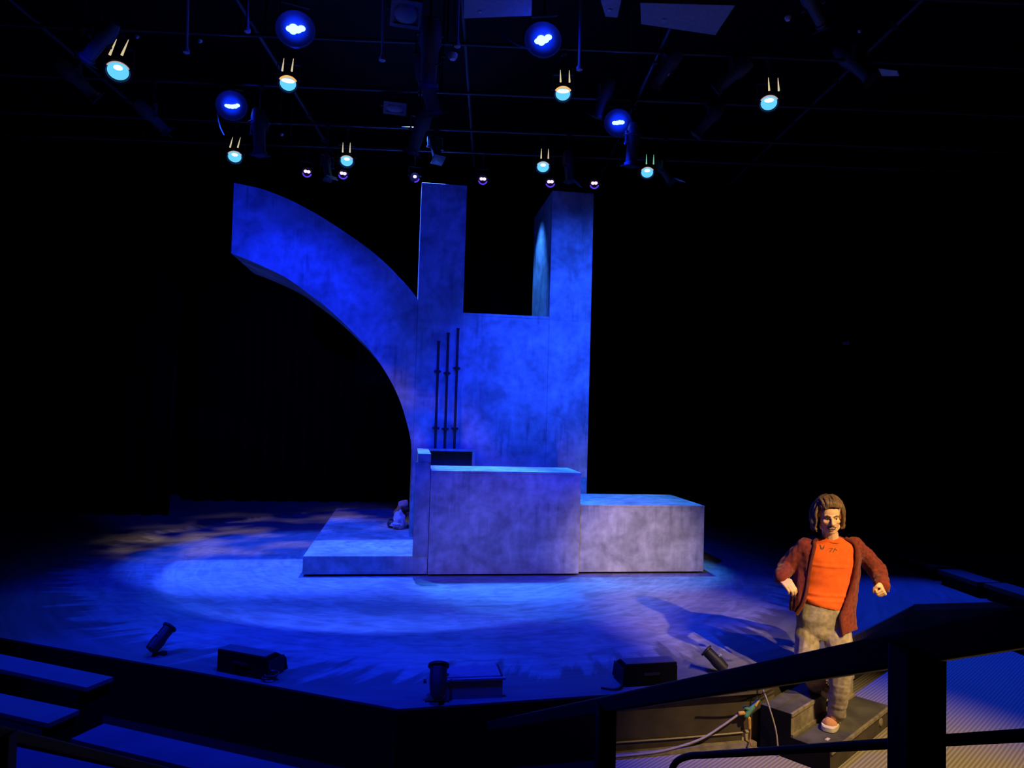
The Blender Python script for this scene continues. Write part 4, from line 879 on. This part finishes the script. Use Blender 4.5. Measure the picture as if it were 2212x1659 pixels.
# hair: locks combed back from the forehead and hanging to the jaw
k = MB(); hell(k, (0,0.05,-0.032), (0.086,0.095,0.094))
rnd = random.Random(3)
for i in range(58):
    ph = math.radians(72+226*i/57+rnd.uniform(-4,4)); cx_, sz_ = math.sin(ph), math.cos(ph)
    f_ = 1.08 if cx_ < 0 else 0.92
    j = rnd.uniform(0.95, 1.07); wv = rnd.uniform(-.006,.010)
    pts = [(0.012*cx_, 0.132, 0.0+0.02*sz_), (0.055*cx_*j, 0.118+wv, -0.01+0.062*sz_*j), (0.089*cx_*j*f_**.5, 0.076, -0.014+0.094*sz_*j), ((0.103+wv)*cx_*j*f_, 0.022, -0.016+0.104*sz_), ((0.108-wv)*cx_*j*f_, -0.030, -0.016+0.102*sz_), ((0.106+wv)*cx_*f_, -0.075+rnd.uniform(-.02,.018), -0.010+0.094*sz_), ((0.088+wv)*cx_*f_, -0.100+rnd.uniform(-.02,.02), -0.008+0.082*sz_)]
    k.tube(bez([hpnt(*p) for p in pts], 3), rnd.uniform(0.0125,0.0165), 8, 0.005)
for i in range(17):
    t_ = -1+2*i/16; x = 0.060*t_; u = 1-t_*t_; h_ = rnd.uniform(-.006,.008); sw = rnd.uniform(-.008,.008)
    pts = [(x*0.98, 0.070+0.016*u, 0.058+0.028*u), (x*1.06+sw, 0.088+0.026*u+h_, 0.050+0.032*u), (x*1.22+sw, 0.100+0.032*u+h_, 0.022+0.012*u), (x*1.25, 0.100+0.030*u, -0.035)]
    k.tube(bez([hpnt(*p) for p in pts], 4), 0.0135, 8, 0.012)
k.tube(bez([hpnt(-0.050,0.088,0.072), hpnt(-0.040,0.074,0.086), hpnt(-0.028,0.079,0.092), hpnt(-0.026,0.095,0.086)], 4), 0.008, 8, 0.004)
def hairw(co): q_ = HR.transposed() @ (co-HC); return 0.0045*noise.noise(Vector((math.atan2(q_.x, q_.z)*14, q_.y*9, 1.3)))
remesh(k, 'hair', HAIRM, man, 0.0036, 2, 0.4, hairw)

# shirt
def folds(sc_, amp, squash=(1,1,1)):
    def f(co):
        v = Vector((co.x*squash[0], co.y*squash[1], co.z*squash[2]))*sc_
        return amp*(noise.noise(v)+0.5*noise.noise(v*2.3+Vector((3,1,2))))
    return f
k = MB(); k.loft([ring(1160,1796,21,.066,5.585), ring(1166,1794,31,.085,5.59), ring(1174,1793,50,.10,5.60), ring(1187,1792,57,.118,5.60), ring(1205,1790,56,.128,5.59), ring(1232,1788,51,.124,5.585), ring(1262,1784,48,.118,5.58), ring(1285,1778,47,.125,5.575,-0.012), ring(1300,1775,46,.134,5.57,-0.025), ring(1307,1775,44,.13,5.57,-0.028)], 40)
k.chain([shR, shR+(elR-shR)*0.45], [0.05, 0.045]); k.chain([shL, shL+(elL-shL)*0.45], [0.05, 0.045])
def shirtw(co):
    h = co.z; v = 0.006*noise.noise(Vector((co.x*5+co.z*3, co.y*5, co.z*16)))+0.0035*noise.noise(Vector((co.x*14, co.y*9, co.z*22)))
    for hz, a_ in ((ond(1785,1222,5.5).z, 0.008),(ond(1780,1284,5.5).z, 0.010),(ond(1780,1296,5.5).z, 0.009)):
        v += a_*math.exp(-((h-hz+0.03*(co.x-3.3))/0.012)**2)*(0.6+0.4*noise.noise(co*6))
    return v
shirt_o = remesh(k, 'shirt', SHIRT, man, 0.0065, 6, 0.5, shirtw)
# neckband
nb = [nk+HR@Vector((0,0,0))*0+Vector((0,0,0.012))+R3*0.072*math.cos(t)*1.0-D3*(0.078*math.sin(t))+U3*(-0.02*math.sin(t)) for t in [2*PI*i/28 for i in range(29)]]
MB().tube(nb, 0.007, 8).build('neckband', SHIRT, man, smooth=True)

# chest print: short strokes lying on the cloth
from mathutils.bvhtree import BVHTree
bv = BVHTree.FromPolygons([v.co+root_loc for v in shirt_o.data.vertices], [tuple(p.vertices) for p in shirt_o.data.polygons])
INK = plain('dark_green_ink', (0.05, 0.09, 0.05), 0.8)
def on_shirt(x, y):
    h = bv.ray_cast(EYE, ray(x, y).normalized()); return None if h[0] is None else h[0]-ray(x, y).normalized()*0.0025
k = MB()
for s_ in (((1771,1177),(1773.5,1182),(1776,1187)),((1773.5,1186),(1773,1181),(1772.5,1177.5)),((1776,1187),(1779,1182),(1781,1178)),((1778,1186),(1780.5,1181)),
           ((1791,1184.5),(1795,1184),(1799,1184.5)),((1799,1184),(1795,1189),(1792,1193)),((1805,1183),(1802,1188),(1799.5,1193.5)),((1803,1186.5),(1806.5,1187.5),(1808.5,1190))):
    P = [on_shirt(*p) for p in s_]
    if all(p is not None for p in P): k.tube(P, 0.0022, 6)
if k.v: k.build('chest_print', INK, man)

# cardigan: open shell with sleeves
def arc_ring(py, cx, hw, bdep, D, xl, xr, m=46):
    c = ond(cx, py, D); a = hw*D/F_PX; out = []
    tl = math.acos(max(-1, min(1, (xl-cx)/hw))); tr = math.acos(max(-1, min(1, (xr-cx)/hw)))   # angle from +x, front half is negative depth
    for i in range(m+1):
        t = tr + (2*PI-tl-tr)*0  # placeholder
        th = -tr + (2*PI-(tl-tr))*0
    # run from the right front edge, round the back, to the left front edge
    a0 = -tr; a1 = 2*PI-tl
    for i in range(m+1):
        th = a0+(a1-a0)*i/m
        out.append(c+R3*(a*math.cos(th))+D3*(bdep*math.sin(th)))
    return out
rows = [(1160,1794,30,.075,5.60,1768,1822),(1166,1793,54,.10,5.61,1752,1833),(1176,1791,70,.13,5.61,1747,1836),(1192,1790,68,.145,5.60,1743,1836),(1212,1788,66,.15,5.60,1739,1835),(1238,1786,68,.15,5.595,1735,1832),
        (1264,1782,70,.15,5.59,1731,1823),(1288,1779,70,.155,5.58,1726,1812),(1306,1777,70,.158,5.575,1720,1804),(1322,1776,70,.16,5.57,1713,1797)]
G = [arc_ring(*r_) for r_ in rows]
m_ = len(G[0])
last = []                              # hem hangs lower on his left side
for i, p in enumerate(G[-1]):
    u = 1-i/(m_-1); last.append(p-U3*(0.125*max(0,(u-0.35)/0.65)**0.8)+R3*(0.012*u)-D3*0.01*u)
G.append(last)
k = MB(); th = 0.022
outer = [p for row in G for p in row]
def nrm(i, j):
    a_ = G[i][min(j+1,m_-1)]-G[i][max(j-1,0)]; b_ = G[min(i+1,len(G)-1)][j]-G[max(i-1,0)][j]; n_ = a_.cross(b_); return n_.normalized() if n_.length > 1e-9 else R3
sgn = 1 if nrm(4, m_//2).dot(D3) > 0 else -1
inner = [G[i][j]-nrm(i,j)*th*sgn for i in range(len(G)) for j in range(m_)]
nr = len(G); K = nr*m_; fs = []
for i in range(nr-1):
    for j in range(m_-1):
        q4 = (i*m_+j, i*m_+j+1, (i+1)*m_+j+1, (i+1)*m_+j); fs += [q4, tuple(x+K for x in reversed(q4))]
    for j in (0, m_-1): fs.append((i*m_+j, (i+1)*m_+j, (i+1)*m_+j+K, i*m_+j+K))
for j in range(m_-1):
    for i in (0, nr-1): fs.append((i*m_+j, i*m_+j+1, i*m_+j+1+K, i*m_+j+K))
k.add(outer+inner, fs)
cuR = wrR+(wrR-elR).normalized()*-0.01; cuL = wrL+(wrL-elL).normalized()*0.0
k.chain([shR-U3*0.006, shR+(elR-shR)*0.55, elR, cuR], [0.066, 0.070, 0.066, 0.054]); k.chain([shL-U3*0.006, shL+(elL-shL)*0.55, elL, cuL+R3*0.012-U3*0.006], [0.066, 0.070, 0.068, 0.056])
k.chain([cuL+R3*0.03, cuL+R3*0.055-U3*0.05], [0.032, 0.012])
def cardw(co): return 0.007*noise.noise(Vector((co.x*34, co.y*34, co.z*5)))+0.010*noise.noise(Vector((co.x*16, co.y*16, co.z*3.5)))+0.005*noise.noise(co*24)
remesh(k, 'cardigan', CARD, man, 0.0075, 3, 0.5, cardw)
for j_, nm in ((0, 1), (m_-1, -1)):
    MB().tube(bez([G[i][j_]-D3*0.004 for i in range(len(G))], 3), 0.014, 8).build('front_band', CARDB, man, smooth=True)
tagp = ond(1711, 1323, 5.52); MB().bar(tagp+U3*0.02, tagp-U3*0.025, 0.02, 0.006).build('hem_tag', ROPE, man)

# trousers
k = MB(); k.loft([ring(1288,1777,46,.125,5.58), ring(1305,1777,51,.132,5.58), ring(1335,1779,57,.138,5.58), ring(1362,1780,56,.13,5.585), ring(1376,1780,50,.11,5.585)], 32)
k.chain([hipR-U3*0.0, ond(1744,1380,5.56), knR, ond(1752,1452,5.62), ond(1764,1478,5.69)], [0.10, 0.092, 0.082, 0.078, 0.074])
k.chain([hipL, ond(1812,1390,5.48), knL, ond(1812,1495,5.41), ond(1807,1528,5.44), ond(1806,1541,5.45)], [0.105, 0.10, 0.086, 0.074, 0.066, 0.068])
kneez = knL.z
def trouw(co): return 0.006*noise.noise(Vector((co.x*8, co.y*8, co.z*11)))+0.008*noise.noise(Vector((co.x*17, co.y*17, co.z*4.5)))+(0.007*noise.noise(Vector((co.x*7+co.z*12, co.y*7, co.z*30))) if co.z < kneez-0.12 else 0)
remesh(k, 'trousers', TROU, man, 0.0075, 3, 0.5, trouw)

# shoes
def shoe(ank, yaw_dir, zf, label=None):
    d = Vector((yaw_dir.x, yaw_dir.y, 0)).normalized(); s_ = Vector((-d.y, d.x, 0)); base = Vector((ank.x, ank.y, zf))
    Z_ = 1.15
    prof = [(-0.075,0.030),(-0.05,0.036),(0.0,0.036),(0.06,0.042),(0.12,0.046),(0.165,0.040),(0.192,0.022)]
    left = [base+d*x+s_*w_ for x, w_ in prof]; right = [base+d*x-s_*w_ for x, w_ in reversed(prof)]
    pl = bez(left+right+[left[0]], 4)[:-1]; n_ = len(pl)
    g_ = MB(); cc = sum(pl, Vector((0,0,0)))/n_
    rings_ = [(0.0015,0.97),(0.006,1.0),(0.030,1.02),(0.036,0.99)]
    vs_ = []; fs_ = []
    for z, q_ in rings_: vs_ += [Vector((cc.x+(p.x-cc.x)*q_, cc.y+(p.y-cc.y)*q_, zf+z)) for p in pl]
    for i in range(3): fs_ += [(i*n_+j, i*n_+(j+1)%n_, (i+1)*n_+(j+1)%n_, (i+1)*n_+j) for j in range(n_)]
    fs_ += [tuple(reversed(range(n_))), tuple(range(3*n_, 4*n_))]
    g_.add(vs_, fs_); sh = MB()
    uz = Vector((0,0,1))
    sh.cap(base+d*-0.035+uz*0.05, 0.034, base+d*0.02+uz*0.05, 0.036); sh.cap(base+d*0.02+uz*0.048, 0.036, base+d*0.09+uz*0.04, 0.037); sh.cap(base+d*0.09+uz*0.04, 0.037, base+d*0.145+uz*0.036, 0.033)
    sh.ell(base+d*0.13+uz*0.035, (0.045,0.045,0.03)); sh.cap(base+d*-0.03+uz*0.085, 0.034, base+d*0.015+uz*0.085, 0.036)
    up_ = remesh(sh, 'shoe', CANVAS, man, 0.004, 3, 0.5)
    if label: up_['label'] = label
    so = g_.build('sole', SOLE, None); so.parent = up_; 
    for v in so.data.vertices: v.co -= root_loc
    for p in so.data.polygons: p.use_smooth = False
    k_ = MB()
    k_.tube([base+uz*0.106+d*(0.05*math.cos(t)-0.005)+s_*0.038*math.sin(t)-uz*0.012*math.cos(t) for t in [2*PI*i/20 for i in range(21)]], 0.010, 8)
    for i in range(4): x = 0.068+0.018*i; z = 0.0835-0.0045*i; k_.tube([base+d*x+s_*0.026+uz*(z-0.012), base+d*(x+0.004)+uz*(z+0.0), base+d*x-s_*0.026+uz*(z-0.012)], 0.0042, 6)
    lc = k_.build('laces', LACE, None); lc.parent = up_
    for v in lc.data.vertices: v.co -= root_loc
    pv = base-root_loc
    for o_ in (up_, so, lc):
        for v in o_.data.vertices: v.co = pv+(v.co-pv)*1.24
    return up_
fd = onz(1786, 1592, T2)-onz(1806, 1560, T2)
fa = onz(1802, 1560, T2); shoe(fa, fd, T2+0.001, 'tan canvas shoe with thick white sole')
ra = onz(1768, 1492, T1); shoe(ra, Vector((0.15,-1,0)), T1+0.001)
